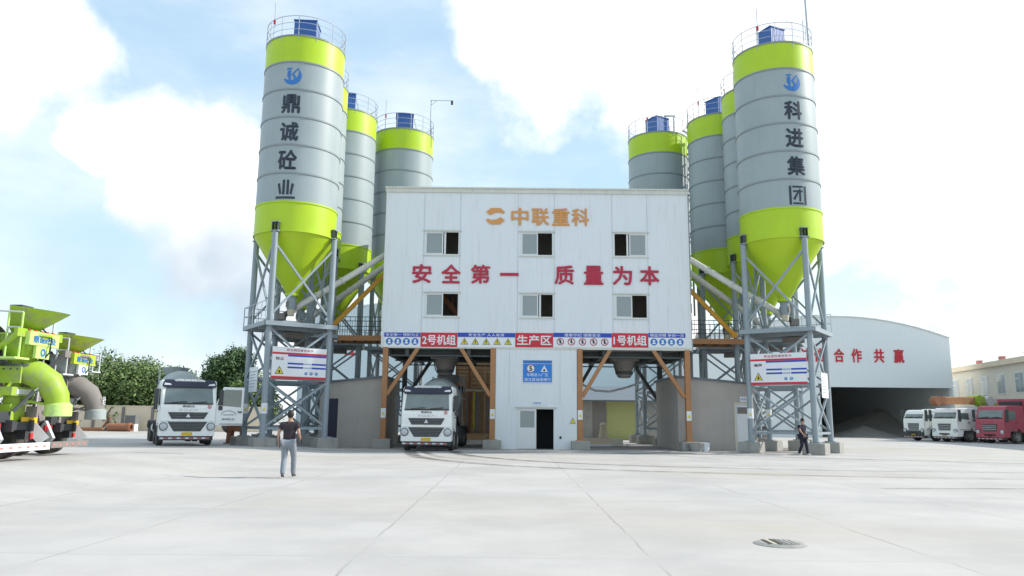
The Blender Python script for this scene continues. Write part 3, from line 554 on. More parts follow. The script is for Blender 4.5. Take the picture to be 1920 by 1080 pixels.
def glyph(ch):
    def f(b):
        P = lambda *p: b.add([(x, y, 0) for x, y in p], [tuple(range(len(p)))], 'ink')
        if ch == '业':
            P((-.16, -.28), (-.03, -.28), (-.03, .5), (-.16, .5)); P((.05, -.28), (.18, -.28), (.18, .5), (.05, .5)); P((-.42, .28), (-.3, .33), (-.2, -.24), (-.31, -.28)); P((.3, .33), (.42, .28), (.33, -.28), (.22, -.24)); P((-.5, -.5), (.5, -.5), (.5, -.38), (-.5, -.38))
        elif ch == '团':
            P((-.46, -.5), (-.34, -.5), (-.34, .5), (-.46, .5)); P((.34, -.5), (.46, -.5), (.46, .5), (.34, .5)); P((-.28, .4), (.28, .4), (.28, .5), (-.28, .5)); P((-.28, -.48), (.28, -.48), (.28, -.38), (-.28, -.38))
            P((-.26, .16), (.27, .16), (.27, .26), (-.26, .26)); P((.05, .26), (.16, .26), (.16, .34), (.05, .34)); P((.05, -.32), (.16, -.32), (.16, .16), (.05, .16)); P((-.05, .16), (.05, .16), (-.16, -.26), (-.28, -.2))
        else: b.text(ch, (0, 0, 0), 'ink', h=.98, w=.92, bold=.03, A=ID4)
    return f
def emblem(b):
    n = 22; vs = []
    for i in range(n+1):                                                   # crescent swoosh from lower left round to the upper right
        a = R(200+ (415-200)*i/n); t = math.sin(PI*min(1, (i+.6)/(n+.8)))**.7; vs += [(.48*math.cos(a), .48*math.sin(a)-.04, 0), ((.48-.24*t)*math.cos(a)*1.02, (.48-.24*t)*math.sin(a)-.0, 0)]
    b.add(vs, [(2*i, 2*i+2, 2*i+3, 2*i+1) for i in range(n)], 'icon_blue')
    P = lambda *p: b.add([(x, y, 0) for x, y in p], [tuple(range(len(p)))], 'icon_blue')
    P((-.2, -.3), (-.08, -.3), (-.08, .3), (-.2, .3)); P((-.07, .02), (.22, .36), (.36, .42), (.02, .0)); P((.0, .02), (.1, .06), (.24, -.2), (.1, -.22)); P((-.3, .3), (-.02, .36), (-.02, .42), (-.3, .40)); P((-.27, -.1), (-.21, -.1), (-.21, .24), (-.27, .22))
SPOS = {'left': [(-11.546, 39.377, 35), (-12.38, 44.181, 25), (-11.412, 48.868, 10), (-7.898, 52.268, 0)], 'right': [(14.361, 39.55, -35), (15.091, 44.619, -25), (13.959, 49.033, -10), (10.434, 52.413, 0)]}
SLAB = {('left', 0): 'tall lettered silo nearest left of the white building, black characters and blue emblem', ('left', 1): 'grey and lime silo almost hidden behind the lettered silo left of the building', ('left', 2): 'unlettered silo seen between the lettered left silo and the silo behind the left roof corner', ('left', 3): 'grey and lime silo rising behind the left roof corner, lamp pole on its rim',
        ('right', 0): 'tall lettered silo nearest right of the white building, tall aerial on its rim', ('right', 1): 'grey and lime silo mostly hidden behind the lettered silo right of the building', ('right', 2): 'unlettered silo just right of the white building, its cone behind the conveyor tubes', ('right', 3): 'grey and lime silo rising behind the right roof corner of the white building'}
proto = make_silo(); first = True; silos = {}
for side in ('left', 'right'):
    for i, (x, y, rz) in enumerate(SPOS[side]):
        s = proto if first else dup(proto); first = False; s.location = (x, y, 0); s.rotation_euler = (0, 0, R(rz)); s['label'] = SLAB[(side, i)]; silos[(side, i)] = s
        for ch in kids(s):
            k = ch.name.split('.')[0]
            if k == 'dust_collector': ch.rotation_euler = (0, 0, R((4 if side == 'left' else 25)-rz + (0, 0, 10, 6)[i]))
            if k == 'dust_collector' and (side, i) == ('right', 0): ch.scale = (.86, .86, 1)
            if k == 'filling_pipe': ch.rotation_euler = (0, 0, R(-rz + ((20, 20, 20, 20) if side == 'left' else (70, 70, 60, -62))[i]))
            if k == 'warning_lamp': ch.rotation_euler = (0, 0, R(-rz + (0, 10, -15, 8)[i]))
for side, txt, ang in (('left', '鼎诚砼业', 269), ('right', '科进集团', 276)):
    s = silos[(side, 0)]; a = R(ang-SPOS[side][0][2])
    wrapped('emblem', emblem, s, ST-1.5*SS, a)
    for i, ch in enumerate(txt): wrapped('painted_character', glyph(ch), s, ST-(2.5+i)*SS+(-.06 if i < 3 else -.12), a)

# hazard boards on the legs of the two front silos
def hazard(side, x, y, rz, lab, word, nic, zoff):
    r = 2.2*math.cos(PI/4)+.17; n = R(270+rz); o = thing('hazard_board', lab, 'sign', (x+r*math.cos(n), y+r*math.sin(n), 3.4+zoff), R(rz), 'hazard boards on the silo legs')
    b = MB(); b.b2(-1.38, 1.38, -.03, 0, 0, 1.56, 'sign_white'); b.build('panel', o)
    b = MB(); b.b2(-1.38, 1.38, -.036, -.031, 1.19, 1.29, 'banner_red'); b.b2(-1.38, 1.38, -.036, -.031, 0, .12, 'banner_red'); b.build('red_strip', o)
    b = MB(); b.b2(-.6, 1.37, -.036, -.031, 1.1, 1.185, 'banner_blue')
    for z in (.71, .52): b.b2(-.6, .2, -.036, -.031, z, z+.085, 'banner_blue'); b.b2(.62, 1.37, -.036, -.031, z, z+.085, 'banner_blue')
    b.text('理化特性', (.41, -.036, .75), 'icon_blue', w=.34, h=.08); b.text('应急处理', (.41, -.036, .56), 'icon_blue', w=.34, h=.08); b.build('blue_strip', o)
    b = MB(); b.text('职业病危害告知卡', (.0, -.036, 1.42), 'red', w=1.35, h=.13); b.build('title', o)
    b = MB(); b.text(word, (-1.0, -.036, .98), 'ink', w=.4, h=.15, bold=.02); b.build('lettering', o)
    b = MB(); b.prism([(-1.22, .22), (-.78, .22), (-1.0, .62)], -.036, -.031, 'xz', 'plastic'); b.prism([(-1.17, .25), (-.83, .25), (-1.0, .555)], -.041, -.037, 'xz', 'yellow'); b.prism([(-1.05, .28), (-.95, .28), (-.97, .42), (-1.03, .42)], -.045, -.042, 'xz', 'black'); b.build('warning_triangle', o)
    for i in range(nic): b = MB(); b.disc((.35+i*.27, -.036, .29), .08, 'icon_blue'); b.disc((.35+i*.27, -.038, .31), .03, 'sign_white'); b.build('safety_icon', o)
hazard('left', *SPOS['left'][0], 'white hazard board with red and blue stripes on the left silo legs, over the man', '粉尘', 3, .0)
hazard('right', *SPOS['right'][0], 'white hazard board with red and blue stripes on the right silo legs', '噪声', 2, -.02)
def sideplate(x, y, rz, lab, mt):
    r = 2.2*math.cos(PI/4)+.17; n = R(rz); o = thing('notice_plate', lab, 'sign', (x+r*math.cos(n), y+r*math.sin(n), 2.75), n+PI/2); b = MB(); b.b2(-.55, .75, -.03, 0, 0, 1.25, mt); b.build('panel', o)
    b = MB()
    for i in range(6): b.b2(-.45, .6-.12*(i % 3), -.036, -.031, 1.0-i*.15, 1.03-i*.15, 'seam')
    b.build('text_lines', o)
sideplate(SPOS['left'][0][0], SPOS['left'][0][1], 215, 'grey lined notice plate on the outer side of the left silo legs', 'sign_white')
sideplate(SPOS['right'][0][0], SPOS['right'][0][1], 325, 'white notice plate on the outer side of the right silo legs', 'sign_white')
for side in ('left', 'right'):
    x, y, rz = SPOS[side][0]; T_ = Matrix.Translation((x, y, 0)) @ Matrix.Rotation(R(rz), 4, 'Z')
    for k, j in ((0, 'left'), (1, 'right')):
        p = T_ @ leg_pos(0 if k == 0 else 3); c = MB(); c.lathe([(.156, 0), (.156, .5)], 'sign_white', 16); c.prism([(-.08, .14), (.08, .14), (0, .3)], -.168, -.16, 'xz', 'yellow')
        o = c.build('leg_sticker'); o.location = (p.x, p.y, 1.7); o.rotation_euler = (0, 0, math.atan2(p.x, p.y)*-1); tag(o, f"white band with yellow triangle on the {'front' if k == 0 else 'building-side'} leg of the {side} lettered silo" if side == 'left' else f"white band with yellow triangle on the {'building-side' if k == 0 else 'front'} leg of the {side} lettered silo", 'sticker', 'warning bands on silo legs')

# poles on the silo rims
x, y = SPOS['left'][3][:2]; b = MB(); b.tube([(x+1.95, y-.6, ST-.6), (x+1.95, y-.6, ST+2.7)], .035, 'rail', 8); b.tube([(x+1.95, y-.6, ST+2.68), (x+3.45, y-.6, ST+2.66)], .025, 'rail', 6); b.bar((x+1.95, y-.6, ST+2.3), (x+2.35, y-.6, ST+2.66), .03, .03, 'rail'); b.prism([(x+1.75, ST-.5), (x+2.05, ST-.9), (x+2.05, ST+.6)], y-.62, y-.55, 'xz', 'seam')
o = b.build('lamp_pole'); tag(o, 'thin lamp pole with a long arm on the silo behind the left roof corner', 'pole'); c = MB(); c.box((x+3.45, y-.6, ST+2.55), (.16, .16, .2), 'darksteel'); c.lathe([(.06, ST+2.45), (.1, ST+2.38), (.01, ST+2.36)], 'darksteel', 10, Matrix.Translation((x+3.45, y-.6, 0))); c.build('camera_head', o)
x, y = SPOS['right'][0][:2]; b = MB(); b.tube([(x+1.9, y-.5, ST-.2), (x+1.82, y-.5, ST+4.2)], .06, 'rail', 8); b.bar((x+1.9, y-.5, ST+.9), (x+1.5, y-.9, ST+.2), .03, .03, 'rail'); b.tube([(x+1.55, y-.7, ST), (x+1.55, y-.7, ST+2.0)], .025, 'rail', 6); tag(b.build('aerial_mast'), 'tall pale aerial mast on the lettered silo right of the building', 'mast')
x, y = SPOS['right'][3][:2]; b = MB()
for e in (.55, 1.15): b.bar((x+e, y-.3, ST+.1), (x+e, y-.3, ST+1.9), .09, .09, 'rail')
b.b2(x+.45, x+1.25, y-.35, y-.25, ST+1.8, ST+1.9, 'rail'); b.b2(x+.6, x+1.1, y-.34, y-.26, ST+.55, ST+.68, 'rail'); tag(b.build('hoist_frame'), 'grey steel hoist frame beside the blue box behind the right roof corner', 'frame')

# ------------------------------------------------------------------ screw conveyors, walkways, struts
GC = 'screw conveyor tubes between silos and building'
def conveyor(p, q, r, lab, mt='hose'):
    p, q = Vector(p), Vector(q); d = (q-p).normalized(); o = thing('screw_conveyor', lab, 'conveyor', tuple(p), 0, GC); b = MB(); q2 = q-p; b.tube([(0, 0, 0), q2], r, 'conv', 14)
    n = 4
    for i in range(1, n): c = q2*(i/n); b.tube([c-d*.04, c+d*.04], r+.05, 'conv', 14)
    b.build('tube', o); b = MB(); b.tube([d*-.45, d*-.02], r*.8, 'darksteel', 12); b.box(d*-.6, (.4, .34, .34), 'mud'); b.build('motor', o); b = MB(); b.tube([(0, 0, .55), (0, 0, .0)], r*.9, 'steel', 12); b.build('inlet', o)
M['conv'] = mat('conveyor_paint', (.60, .60, .56), .5, var=.12, scale=2, streak=.4, dirt=(.3, .29, .25))
conveyor((-11.6, 39.6, 7.05), (-6.98, 42.0, 10.72), .17, 'pale upper conveyor tube from the lettered left silo up into the building')
conveyor((-12.1, 44.0, 7.0), (-6.98, 44.0, 10.75), .17, 'dull lower conveyor tube rising to the left wall of the building')
conveyor((14.4, 39.8, 7.05), (9.66, 42.0, 10.75), .17, 'pale upper conveyor tube from the lettered right silo up into the building')
conveyor((14.9, 44.3, 7.0), (9.66, 44.0, 10.75), .17, 'dull lower conveyor tube rising to the right wall of the building')
def walkway(x0, x1, y0, y1, z, lab):
    o = thing('walkway', lab, 'walkway', ((x0+x1)/2, (y0+y1)/2, z), 0, 'walkways between silos and building'); hx, hy = abs(x1-x0)/2, (y1-y0)/2; b = MB(); b.b2(-hx, hx, -hy, hy, -.05, 0, 'deck'); b.b2(-hx, hx, -hy-.1, -hy, -.27, .03, 'orange'); b.b2(-hx, hx, hy, hy+.1, -.27, .03, 'orange')
    for i in range(5): u = -hx+2*hx*(i+.5)/5; b.b2(u-.06, u+.06, -hy, hy, -.2, -.052, 'darksteel')
    b.build('deck', o)
    for y in (-hy-.05, hy+.05):
        b = MB()
        for h in (.55, 1.1): b.bar((-hx, y, h), (hx, y, h), .04, .04, 'darksteel')
        n = int(2*hx/.28)
        for i in range(n+1): u = -hx+2*hx*i/n; b.bar((u, y, .03), (u, y, 1.1), .025, .025, 'darksteel')
        b.build('railing', o)
walkway(-10.4, -7.0, 43.4, 45.2, 6.15, 'orange edged walkway with railing left of the white building'); walkway(9.66, 13.3, 43.4, 45.2, 6.15, 'orange edged walkway with railing right of the white building')
for (p, q, lab) in (((-10.2, 43.0, 6.65), (-7.0, 43.0, 10.05), 'orange slanting strut above the walkway left of the building'), ((12.7, 43.2, 6.4), (9.68, 43.2, 9.6), 'orange slanting strut above the walkway right of the building')):
    b = MB(); b.bar(p, q, .14, .24, 'brightorange'); v = (Vector(q)-Vector(p)).normalized(); b.box(Vector(p), (.3, .3, .3), 'brightorange'); tag(b.build('slanting_strut'), lab, 'strut', 'orange struts beside the building')

# ------------------------------------------------------------------ grey plastered sheds
def shed(name, lab, x0, x1, y0, y1, zl, zr, door):
    o = thing(name, lab, 'shed', ((x0+x1)/2, y0, 0)); cx = (x0+x1)/2; b = MB(); t = .18
    def zt(x): return zl+(zr-zl)*(x-x0)/(x1-x0)
    d0, d1, dz = door
    def seg(a, c, z0): b.prism([(a-cx, z0), (c-cx, z0), (c-cx, zt(c)), (a-cx, zt(a))], 0, t, 'xz', 'plaster')
    seg(x0, d0, 0); seg(d0, d1, dz); seg(d1, x1, 0); D_ = y1-y0
    b.prism([(t, 0), (D_, 0), (D_, zl), (t, zl)], x0-cx, x0-cx+t, 'yz', 'plaster'); b.prism([(t, 0), (D_, 0), (D_, zr), (t, zr)], x1-cx-t, x1-cx, 'yz', 'plaster'); b.prism([(x0-cx+t, 0), (x1-cx-t, 0), (x1-cx-t, zr), (x0-cx+t, zl)], D_-t, D_, 'xz', 'plaster'); b.build('wall', o)
    b = MB(); b.prism([(x0-cx-.12, zl+.004), (x1-cx+.12, zr+.004), (x1-cx+.12, zr+.09), (x0-cx-.12, zl+.09)], -.15, D_+.1, 'xz', 'roof'); b.build('roof', o); return o, cx
o, cx = shed('plastered_shed', 'grey plastered lean-to with a dark open doorway beside the left silo legs', -10.3, -6.9, 41.4, 47.5, 3.35, 3.72, (-10.06, -9.3, 2.55))
b = MB(); b.b2(-10.06-cx, -9.3-cx, .06, .1, .02, 2.55, 'navy'); b.build('door', o)  # dark panel paints the shade inside the open doorway
o, cx = shed('plastered_shed', 'grey plastered lean-to with a white door beside the right silo legs', 9.0, 13.2, 41.4, 47.5, 3.88, 3.5, (12.12, 12.98, 2.45))
b = MB(); b.b2(12.12-cx, 12.98-cx, .03, .08, .02, 2.45, 'sign_white'); b.b2(12.2-cx, 12.9-cx, .02, .029, 1.95, 2.3, 'mud'); dd = b.build('door', o); b = MB(); b.b2(12.02-cx, 12.12-cx, -.03, .1, 0, 2.55, 'cream'); b.b2(12.12-cx, 12.98-cx, -.03, .1, 2.45, 2.55, 'cream'); b.build('frame', dd); b = MB(); b.box((12.88-cx, .0, 1.15), (.04, .06, .16), 'plastic'); b.build('handle', dd)
o = thing('door_sign', 'small white sign above the white door of the grey shed', 'sign', (12.63, 41.4, 2.58)); b = MB(); b.b2(-.27, .27, -.03, 0, 0, .28, 'sign_white'); b.build('panel', o); b = MB(); b.text('配电室', (0, -.035, .14), 'icon_blue', w=.44, h=.12); b.build('lettering', o)
# ------------------------------------------------------------------ trucks
def wheel_at(parent, x, y, r, wd, dual=False, rimm='rim', name='wheel'):
    s = 1 if x > 0 else -1; T_ = Matrix.Translation((x, y, r)) @ Matrix.Rotation(PI/2*s, 4, 'Y'); b = MB(); h = wd/2
    for off in ((0, -.34) if dual else (0,)):
        b.lathe([(r*.58, off-h), (r*.9, off-h), (r, off-h*.7), (r, off+h*.7), (r*.9, off+h), (r*.58, off+h)], 'rubber', 28, T_)
    w = b.build(name, parent); b = MB(); b.lathe([(r*.6, h*.9), (r*.55, h*.5), (r*.5, h*.2), (r*.25, h*.25), (r*.22, h*.9), (.001, h*.95)], rimm, 20, T_)
    for k in range(8): a = 2*PI*k/8; b.tube([(r*.36*math.cos(a), r*.36*math.sin(a), h*.2), (r*.36*math.cos(a), r*.36*math.sin(a), h*.4)], .025, 'darksteel', 6, T=T_)
    b.build('rim', w); return w
def cab(o, col, wid=2.44, hi=3.08, dp=2.05, doors=(0, 0), style=0, vis='navy', low='plastic'):
    hw = wid/2
    side = [(-dp, .85), (-dp, hi-.12), (-dp+.15, hi), (-.62, hi), (-.34, hi-.1), (-.03, 1.92), (.02, 1.78), (.03, .72), (-.02, .45), (-.55, .45), (-.72, .98), (-.95, 1.12), (-1.65, 1.12), (-1.9, .85)]
    b = MB(); b.prism(side, -hw, hw, 'yz', col); b.build('cab', o, bevel=.07, seg=3)
    def fy(z): return -.03-(z-1.92)*(.31/(hi-.1-1.92))
    def fquad(xb, xt, zb, zt, pr, m, name, bev=0):                        # panel lying on the raked windscreen plane
        b = MB(); vs = []
        for e in (0, pr): vs += [(-xb, fy(zb)+e, zb), (xb, fy(zb)+e, zb), (xt, fy(zt)+e, zt), (-xt, fy(zt)+e, zt)]
        b.add(vs, [(3, 2, 1, 0), (4, 5, 6, 7), (0, 1, 5, 4), (1, 2, 6, 5), (2, 3, 7, 6), (3, 0, 4, 7)], m); return b.build(name, o, bevel=bev)
    ws = fquad(hw-.15, hw-.2, 2.0, hi-.36, .014, 'darkglass', 'windscreen')
    b = MB()
    for x in (-.45, .45): b.bar((x-.35, fy(2.05)+.05, 2.06), (x+.3, fy(2.0)+.05, 2.0), .03, .025, 'black')
    b.b2(-hw+.15, hw-.15, fy(1.96)+.0, fy(1.96)+.045, 1.93, 1.99, 'black'); b.build('wiper', ws)
    if vis:
        b = MB(); z0, z1 = hi-.36, hi+.02; y0 = fy(z0)+.1
        b.prism([(-hw+.12, z1-.02), (-hw+.02, z0+.08), (-hw+.1, z0), (hw-.1, z0), (hw-.02, z0+.08), (hw-.12, z1-.02), (hw-.5, z1-.02), (hw-.6, z1-.1), (-hw+.6, z1-.1), (-hw+.5, z1-.02)], y0-.2, y0, 'xz', vis); v = b.build('sun_visor', o, bevel=.02)
        b = MB(); b.b2(-hw+.62, hw-.62, y0-.16, y0-.06, z1-.1, z1+.0, 'sign_white')
        for x in (-.42, -.14, .14, .42): b.b2(x-.09, x+.09, y0-.14, y0-.02, z1-.085, z1+.015, 'lens')
        for e in (-1, 1): b.prism([(e*(hw-.1), z0+.1), (e*(hw-.42), z0+.1), (e*(hw-.36), z0+.17), (e*(hw-.12), z0+.2)], y0, y0+.012, 'xz', 'sign_white')
        b.build('marker_light', v)
    def trap(name, xt, xb, zt, zb, m, ribs):
        b = MB(); b.prism([(-xt, zt), (-xb, zb), (xb, zb), (xt, zt)], .0, .05, 'xz', m)
        for i in range(ribs):
            z = zb+(zt-zb)*(i+.6)/(ribs+.2); x = xb+(xt-xb)*(z-zb)/(zt-zb)-.05; b.b2(-x, x, .05, .062, z-.012, z+.012, 'deck')
        return b.build(name, o, bevel=.012)
    if style == 0:
        g = trap('upper_grille', .88, .70, 1.56, 1.25, 'plastic', 4); b = MB(); b.prism([(-.1, 1.33), (.1, 1.33), (.0, 1.5)], .064, .08, 'xz', 'chrome'); b.build('badge', g)
        trap('lower_grille', .86, .58, 1.12, .68, 'plastic', 6)
        b = MB(); b.b2(-hw+.04, hw-.04, .03, .055, 1.135, 1.2, col); b.b2(-hw+.02, hw-.02, .0, .06, .46, .66, col); b.build('bumper', o, bevel=.03)
    else:
        g = trap('upper_grille', .62, .55, 1.5, .95, 'plastic', 5); b = MB()
        for z in (1.08, 1.22, 1.36): b.b2(-.58, .58, .062, .075, z-.02, z+.02, 'chrome')
        b.build('badge', g); b = MB(); b.b2(-hw+.02, hw-.02, .0, .08, .46, .9, low); b.b2(-.5, .5, .08, .09, .6, .72, 'black'); b.build('bumper', o, bevel=.03)
    for e in (-1, 1):
        b = MB(); T_ = Matrix.Translation((e*(hw-.19), .02, .9)) @ Matrix.Rotation(-PI/2, 4, 'X'); b.lathe([(.19, 0), (.19, .05), (.16, .06)], 'plastic', 18, T_); b.lathe([(.16, .055), (.12, .075), (.001, .085)], 'lens', 18, T_); b.build('headlight', o)
    b = MB(); b.b2(-hw+.06, hw-.06, -.35, -.02, .27, .45, 'plastic')
    for i in range(6): b.b2(-1.0+i*.36, -.82+i*.36, -.02, -.012, .33, .4, 'palered'); b.b2(-.82+i*.36, -.66+i*.36, -.02, -.012, .33, .4, 'sign_white')
    b.build('front_step', o)
    b = MB(); b.b2(-.23, .23, .065, .08, .49, .64, 'plate'); b.build('number_plate', o)
    for e in (-1, 1):                                                       # doors: hinge at the front edge
        x = e*hw; b = MB(); op = doors[0 if e < 0 else 1]; hinge = bpy.data.objects.new('door', None)
        P = [(-.12, .95), (-1.42, .95), (-1.42, hi-.3), (-.42, hi-.3), (-.12, 1.98)]
        Q = [(-.16, 1.9), (-1.3, 1.82), (-1.3, hi-.42), (-.48, hi-.42), (-.2, 2.1)]
        if op: P = [(p+.12, q) for p, q in P]; Q = [(p+.12, q) for p, q in Q]
        off = 0 if op else x; t0, t1 = (0, e*.05) if op else (x-e*.02, x+e*.012)
        b.prism(P, t0, t1, 'yz', col); g = MB(); g.prism(Q, t1+(0 if e > 0 else -.006), t1+(.006 if e > 0 else 0), 'yz', 'darkglass')
        if op: g.prism(Q, t0-e*.006, t0, 'yz', 'darkglass')
        g.prism([(-.2, 1.0), (-1.3, 1.0), (-1.3, 1.04), (-.2, 1.04)], t1, t1+e*.004, 'yz', 'deck')
        d = b.build('door', o, bevel=.015); g.build('window', d); hd = MB(); hd.box((t1+e*.02, -1.25+(.12 if op else 0), 1.6), (.04, .2, .06), 'plastic'); hd.build('handle', d)
        if op:
            d.location = (x, -.12, 0); d.rotation_euler = (0, 0, e*R(op))
            c = MB(); c.prism([(p-.12, q) for p, q in P], x-e*.01, x+e*.004, 'yz', 'black'); c.build('opening_shade', o)  # black panel paints the shade of the open cab interior
            c = MB(); c.b2(t1-.004 if e < 0 else t1, t1 if e < 0 else t1+.004, -.85, -.35, 1.44, 1.47, 'ink'); c.tube([(t1+e*.004, -.6+.34*math.cos(PI*k/10), 1.45+.2*math.sin(PI*k/10)) for k in range(11)], .012, 'ink', 4); c.text('鼎诚砼业', (t1+e*.008, -.6, 1.25), 'ink', w=.6, h=.1, A=Matrix(((0, 0, e, 0), (e, 0, 0, 0), (0, 1, 0, 0), (0, 0, 0, 1)))); c.build('lettering', d)
        b = MB(); b.box((e*(hw+.2), -.1, 2.28), (.2, .14, .72), 'plastic'); b.box((e*(hw+.2), -.1, 1.78), (.18, .14, .2), 'plastic'); b.bar((e*hw, -.3, 2.55), (e*(hw+.18), -.1, 2.55), .04, .04, 'plastic'); b.bar((e*hw, -.2, 1.95), (e*(hw+.18), -.1, 1.95), .04, .04, 'plastic'); b.build('mirror', o, bevel=.02)
def mixer(name, label, x, y, rz, col, dcol='drum', chute='drum', hop='lime', frame='plastic', rear='lime', scale=1, door=0, cabon=True, dirty=False, z=None):
    o = thing(name, label, 'mixer truck', (x, y, gh(x, y) if z is None else z), R(rz), 'concrete mixer trucks in the yard'); o.scale = (scale,)*3
    cab(o, col, doors=(door, 0))
    TXT = Matrix(((-1, 0, 0, 0), (0, 0, 1, 0), (0, 1, 0, 0), (0, 0, 0, 1)))
    b = MB(); b.text('鼎诚砼业', (0, .045, 1.84), 'ink', w=.52, h=.1, A=TXT, bold=.02); b.text('中国重汽', (0, .045, 1.67), 'chrome', w=.8, h=.1, A=TXT); b.disc((-.92, .046, 1.82), .085, 'redlens', r0=.06); b.disc((-.92, .045, 1.82), .03, 'redlens'); b.build('front_lettering', o)
    b = MB()
    for e in (-.42, .42): b.b2(e-.05, e+.05, -9.45, -.6, .78, 1.08, frame)
    for q in (-2.4, -4, -5.6, -7.2, -9.3): b.b2(-.37, .37, q-.06, q+.06, .82, 1.04, frame)
    b.b2(-1.2, -.6, -5.6, -4.5, .5, 1.05, 'plastic'); b.tube([(.95, -5.7, .78), (.95, -4.5, .78)], .3, 'chrome', 16); b.b2(-1.2, 1.2, -2.75, -2.3, 1.1, 2.3, frame); b.build('chassis', o)
    for q, du in ((-1.3, 0), (-3.15, 0), (-6.9, 1), (-8.25, 1)):
        for e in (-1, 1): wheel_at(o, e*(1.08), q, .52, .3, bool(du))
    for q in (-3.15, -6.9, -8.25):
        for e in (-1, 1):
            b = MB(); pts = [(.62*math.cos(a), .52+.62*math.sin(a)) for a in [R(20+k*14) for k in range(11)]]
            for (p, z0), (q2, z1) in zip(pts, pts[1:]): b.bar((e*1.0, q+p, z0), (e*1.0, q+q2, z1), .55, .02, 'plastic')
            b.build('mudguard', o)
    ax = Vector((0, -6.1, .98)).normalized(); p0 = Vector((0, -2.75, 2.18)); sx = Vector((1, 0, 0)); sy = ax.cross(sx)
    A = Matrix(((sx.x, sy.x, ax.x, p0.x), (sx.y, sy.y, ax.y, p0.y), (sx.z, sy.z, ax.z, p0.z), (0, 0, 0, 1)))
    b = MB(); b.lathe([(.02, 0), (.5, .02), (.82, .12), (1.04, .4), (1.14, .9)], dcol, 40, A); b.lathe([(1.14, .9), (1.16, 1.0), (1.16, 2.7)], dcol, 40, A); b.lathe([(1.16, 2.7), (.60, 5.75), (.55, 5.8), (.5, 5.6)], dcol, 40, A); b.lathe([(.8, 4.75), (.86, 4.75), (.86, 4.95), (.72, 4.95)], 'darksteel', 40, A); b.build('mixing_drum', o)
    b = MB(); b.b2(-.5, .5, -2.8, -2.45, 1.1, 2.5, frame)
    for e in (-1, 1): b.bar((e*.7, -8.9, 1.08), (e*.42, -8.35, 2.55), .14, .14, rear); b.bar((e*.7, -7.6, 1.08), (e*.45, -8.2, 2.4), .12, .12, rear)
    b.b2(-.75, .75, -8.6, -8.3, 2.32, 2.55, rear); b.build('drum_support', o)
    # rear discharge assembly: hopper, collector, swinging elbow chute
    yr = -9.15
    b = MB(); vs = []; n = 20
    for r_, z, yo in ((.70, 4.06, -.28), (.42, 3.52, -.05), (.3, 3.4, 0)):
        for k in range(n): a = 2*PI*k/n; q = max(0, -math.sin(a)); vs.append((r_*1.05*math.cos(a), yr+yo+r_*.8*math.sin(a)-(.32*q if z > 4 else 0), z+(.1*math.sin(a) if z > 4 else 0)))
    b.add(vs, [(i*n+k, (i+1)*n+k, (i+1)*n+(k+1) % n, i*n+(k+1) % n) for i in range(2) for k in range(n)], hop, True); b.add([(v[0]*.97, v[1], v[2]) for v in vs], [(i*n+k, i*n+(k+1) % n, (i+1)*n+(k+1) % n, (i+1)*n+k) for i in range(2) for k in range(n)], 'mud', True); b.box((0, yr+.1, 4.13), (.5, .3, .08), 'darksteel'); b.build('charging_hopper', o)
    b = MB(); b.lathe([(.62, 3.36), (.5, 2.95), (.3, 2.62), (.28, 2.5)], hop if not dirty else 'drum', 22, Matrix.Translation((0, yr-.05, 0))); b.build('collector', o)
    b = MB(); fc = 'drum' if rear == 'plastic' else 'yelgreen' if dirty else 'limepale'; b.b2(-.66, .66, yr-.62, yr-.5, 3.06, 3.42, fc); b.b2(-1.0, 1.0, yr-.5, yr-.4, 3.25, 3.47, rear); b.bar((-.95, yr-.45, 3.3), (-.55, yr+.8, 2.5), .1, .1, rear); b.bar((.95, yr-.45, 3.3), (.55, yr+.8, 2.5), .1, .1, rear); b.b2(-.3, .3, yr-.6, yr-.52, 2.72, 3.06, 'limepale' if not dirty else 'sign_white'); fa = b.build('fascia', o)
    b = MB()
    RT = Matrix(((1, 0, 0, 0), (0, 0, -1, 0), (0, 1, 0, 0), (0, 0, 0, 1))); b.text('鼎诚砼业', (0, yr-.63, 3.22), 'icon_blue', w=1.0, h=.19, A=RT, bold=.02); b.disc((0, yr-.61, 2.89), .11, 'icon_blue', r0=.06)
    for i in range(5): b.b2(-.6+i*.26, -.48+i*.26, yr-.53, yr-.502, 3.44, 3.475, 'redlens')
    b.build('lettering', fa)
    P = [(.0, .05, 2.55), (.0, -.1, 2.42), (.1, -.42, 2.32), (.22, -.76, 2.08), (.3, -.93, 1.72), (.32, -.98, 1.42)]; b = MB(); b.tube([(p[0], yr+p[1], p[2]) for p in P], [.36, .36, .36, .34, .31, .29], chute, 16); ch = b.build('chute', o)
    b = MB(); b.lathe([(.26, 1.56), (.33, 1.5), (.34, 1.2), (.3, 1.18)], 'limepale' if not dirty else 'drum', 18, Matrix.Translation((.32, yr-1.0, 0))); b.build('chute_extension', ch)
    if dirty: b = MB(); b.text('安全', (.3, yr-1.27, 1.85), 'sign_white', w=.18, h=.3, A=RT); b.build('lettering', ch)
    b = MB(); b.tube([(0, yr+.1, 1.0), (0, yr+.1, 2.35)], .2, rear, 14); b.b2(-.32, .32, yr-.1, yr+.35, 1.08, 1.5, rear); b.b2(-.5, .5, yr-.2, yr+.3, 1.72, 1.95, rear); b.b2(-.3, .3, yr-.215, yr-.2, 1.76, 1.9, 'sign_white'); b.bar((0, yr-.2, 1.6), (.2, yr-.75, 1.5), .07, .07, rear); b.build('chute_post', o)
    b = MB()
    for e in (-1, 1): b.bar((e*.75, yr+.1, 1.05), (e*.95, yr-.32, .5), .09, .3, 'hub'); b.b2(e*.62-.1, e*.62+.1, yr-.05, yr+.2, .55, 1.0, 'plastic')
    b.b2(-1.1, 1.1, yr-.42, yr-.34, .27, .47, 'mud' if dirty else 'sign_white')
